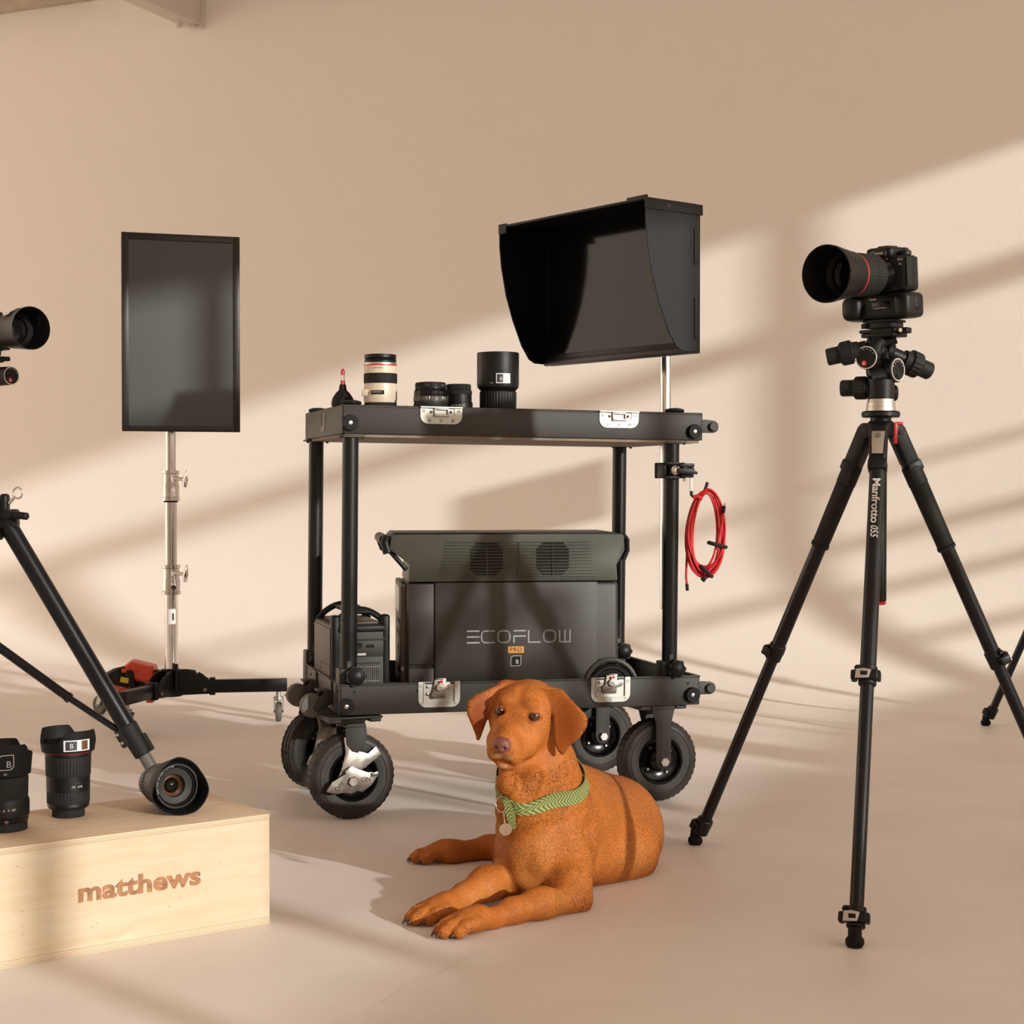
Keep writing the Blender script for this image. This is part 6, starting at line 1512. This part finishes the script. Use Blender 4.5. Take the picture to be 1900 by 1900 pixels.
tp_ = Vector(A3(938, 1539, 3.086)); b = MB(); b.cyl(tp_+Vector((0, .001, 0)), tp_+Vector((0, -.001, 0)), .0118, seg=36, bev=.0004); b.build('name_tag', mat('tag_metal', (.55, .42, .33), .35, .85), collar, world=True)
b = MB(); b.cyl(tp_+Vector((-.001, 0, .010)), Vector(rc)+Vector((.003, 0, -.014)), .0013, seg=8); b.build('tag_link', M_chrome, collar, world=True)

# the coat itself: short overlapping hairs combed from nose to tail and down the legs
rs = np.random.RandomState(11)
tri_v = DV[DF]; ce = tri_v.mean(1); fn = np.cross(tri_v[:, 2]-tri_v[:, 0], tri_v[:, 3]-tri_v[:, 1]); ar = np.linalg.norm(fn, axis=1); fn /= np.maximum(ar, 1e-12)[:, None]
view = np.array([0, 0, CAMH])-ce
wgt = ar*np.where(ce[:, 2] < .004, 0, 1)
for s_ in (-1, 1):
    d = np.linalg.norm((ce-h(s_*.0345, .018, -.0005))/np.array([1, 1, .8]), axis=1); wgt = np.where(d < .0125, 0, wgt)
d = np.linalg.norm(ce-h(0, .100, -.041), axis=1); wgt = np.where(d < .017, 0, wgt)
NB = globals().get('DOG_HAIRS', 260000)
pick = rs.choice(len(ce), NB, p=wgt/wgt.sum())
P0 = ce[pick]+(tri_v[pick][:, 0]-ce[pick])*rs.uniform(-1, 1, (NB, 1))*.6+(tri_v[pick][:, 1]-ce[pick])*rs.uniform(-1, 1, (NB, 1))*.6
N0 = fn[pick]
# smoother normals from the field gradient
def grad(Pq):
    q = (Pq-fd.lo)/fd.h; i = np.clip(np.round(q).astype(int), 3, fd.n-4); g = np.zeros_like(Pq)
    for k in range(3):
        a = i.copy(); c = i.copy(); a[:, k] += 2; c[:, k] -= 2
        g[:, k] = fd.D[tuple(a.T)]-fd.D[tuple(c.T)]
    return g/np.maximum(np.linalg.norm(g, axis=1), 1e-9)[:, None]
N0 = grad(P0)
bones = [(h(0, .09, -.03), -HY, .03), (h(0, .03, 0), -HY*.9+HZ*.5, .04), (h(0, -.03, .03), -HY, .05), (h(.04, -.02, -.03), -HY-HZ*.4, .04), (h(-.04, -.02, -.03), -HY-HZ*.4, .04),
 (A3(1058, 1335, 3.15), np.array([.15, 0, -1.]), .05), (A3(888, 1322, 3.18), np.array([.15, 0, -1.]), .05),
 (A3(992, 1400, 3.17), np.array([.15, .35, -1.]), .06), (A3(1000, 1470, 3.18), np.array([.15, .3, -1.]), .07), (A3(985, 1560, 3.16), np.array([0, -.1, -1.]), .07),
 (A3(1050, 1550, 3.2), np.array([.3, .3, -1.]), .07), (A3(1080, 1460, 3.35), np.array([.5, .8, -.2]), .09), (A3(1110, 1540, 3.4), np.array([.6, .6, -.5]), .09), (A3(1150, 1520, 3.6), np.array([.5, .5, -.7]), .10), (A3(1140, 1600, 3.42), np.array([.8, .2, -.5]), .08),
 (A3(1000, 1675, 3.06), np.array(WR)-np.array(EL), .05), (A3(1066, 1660, 3.12), np.array([.4, 0, -1.]), .03), (WR, np.array([-1., -.7, -.4]), .04), (np.array(PA), np.array([-1., -.65, -.5]), .04),
 (A3(880, 1650, 3.12), np.array(WR2)-A3(940, 1638, 3.2), .05), (np.array(PB), np.array([-1., -.7, -.5]), .04), (A3(870, 1575, 3.53), np.array([-1., -.4, -.15]), .06), (np.array(PC), np.array([-1., -.3, -.4]), .04)]
G0 = np.zeros_like(P0); 
for c, d, r in bones:
    d = np.array(d, float); d /= np.linalg.norm(d); w_ = np.exp(-((P0-np.array(c))**2).sum(1)/(2*(r*.7)**2))+1e-9; G0 += d*w_[:, None]
G0 /= np.linalg.norm(G0, axis=1)[:, None]
jit = rs.normal(0, .10, P0.shape); wave = np.stack([np.sin(P0[:, 1]*70+P0[:, 2]*40), np.sin(P0[:, 2]*60+P0[:, 0]*50), np.sin(P0[:, 0]*80+P0[:, 1]*30)], 1)*.05
Tn = G0+jit+wave; Tn -= N0*(Tn*N0).sum(1)[:, None]; Tn /= np.maximum(np.linalg.norm(Tn, axis=1), 1e-9)[:, None]
lenf = rs.uniform(.0018, .0031, NB)
ph_ = ((P0-HO) @ HY); isf = (np.linalg.norm(P0-HO, axis=1) < .13) & (P0[:, 2] > .265); lenf = np.where(isf, lenf*.75, lenf); low = (P0[:, 2] < .07) & (P0[:, 0] < .08); lenf = np.where(low, lenf*.6, lenf)
nk = np.linalg.norm((P0-A3(985, 1460, 3.17))/np.array([.08, .09, .09]), axis=1) < 1; lenf = np.where(nk & ~isf, lenf*1.25, lenf)
lift = rs.uniform(.04, .13, NB); lift = np.where(isf, lift*.8, lift)
B0 = np.cross(Tn, N0); wd_ = np.where(isf, .00022, .00030)[:, None]
tip = P0+(Tn*(1-lift[:, None]*.5)+N0*lift[:, None])*lenf[:, None]; tip[:, 2] = np.maximum(tip[:, 2], .0006)
HV = np.empty((NB, 3, 3)); HV[:, 0] = P0+B0*wd_-N0*.0001; HV[:, 1] = P0-B0*wd_-N0*.0001; HV[:, 2] = tip
hm = bpy.data.meshes.new('fur'); HVr = (HV.reshape(-1, 3)-np.array([.10, 3.30, 0])).astype(np.float32)
hm.vertices.add(NB*3); hm.vertices.foreach_set('co', HVr.ravel()); hm.loops.add(NB*3); hm.polygons.add(NB); hm.polygons.foreach_set('loop_start', np.arange(0, NB*3, 3)); hm.loops.foreach_set('vertex_index', np.arange(NB*3, dtype=np.int32)); hm.update(calc_edges=True)
# colour follows the coat underneath, each hair a little lighter or darker
vi = DF[pick][:, 0]; hc_ = Cc[vi]*np.exp(rs.normal(.04, .11, (NB, 1))); hc_[:, 1] *= rs.uniform(.92, 1.12, NB)
cols = np.repeat(hc_[:, None, :], 3, 1); cols[:, 2] *= 1.15; cols[:, :2] *= .95
at2 = hm.color_attributes.new('coat', 'FLOAT_COLOR', 'POINT'); at2.data.foreach_set('color', np.concatenate([cols.reshape(-1, 3), np.ones((NB*3, 1))], 1).astype(np.float32).ravel())
nn_ = N0*1.0-Tn*.0+rs.normal(0, .10, N0.shape); nn_ /= np.linalg.norm(nn_, axis=1)[:, None]
for p in (0,): hm.polygons.foreach_set('use_smooth', np.ones(NB, bool))
hm.normals_split_custom_set_from_vertices(np.repeat(nn_, 3, 0).astype(np.float32))
mf = bpy.data.materials.new('fur_hair'); mf.use_nodes = True; nt, bs = nodes(mf); a = nt.nodes.new('ShaderNodeAttribute'); a.attribute_name = 'coat'; nt.links.new(a.outputs['Color'], bs.inputs['Base Color'])
bs.inputs['Roughness'].default_value = .5; bs.inputs['Specular IOR Level'].default_value = .25
hm.materials.append(mf); fur = bpy.data.objects.new('fur', hm); COL.objects.link(fur); fur.parent = dg_root; fur['kind'] = 'stuff'
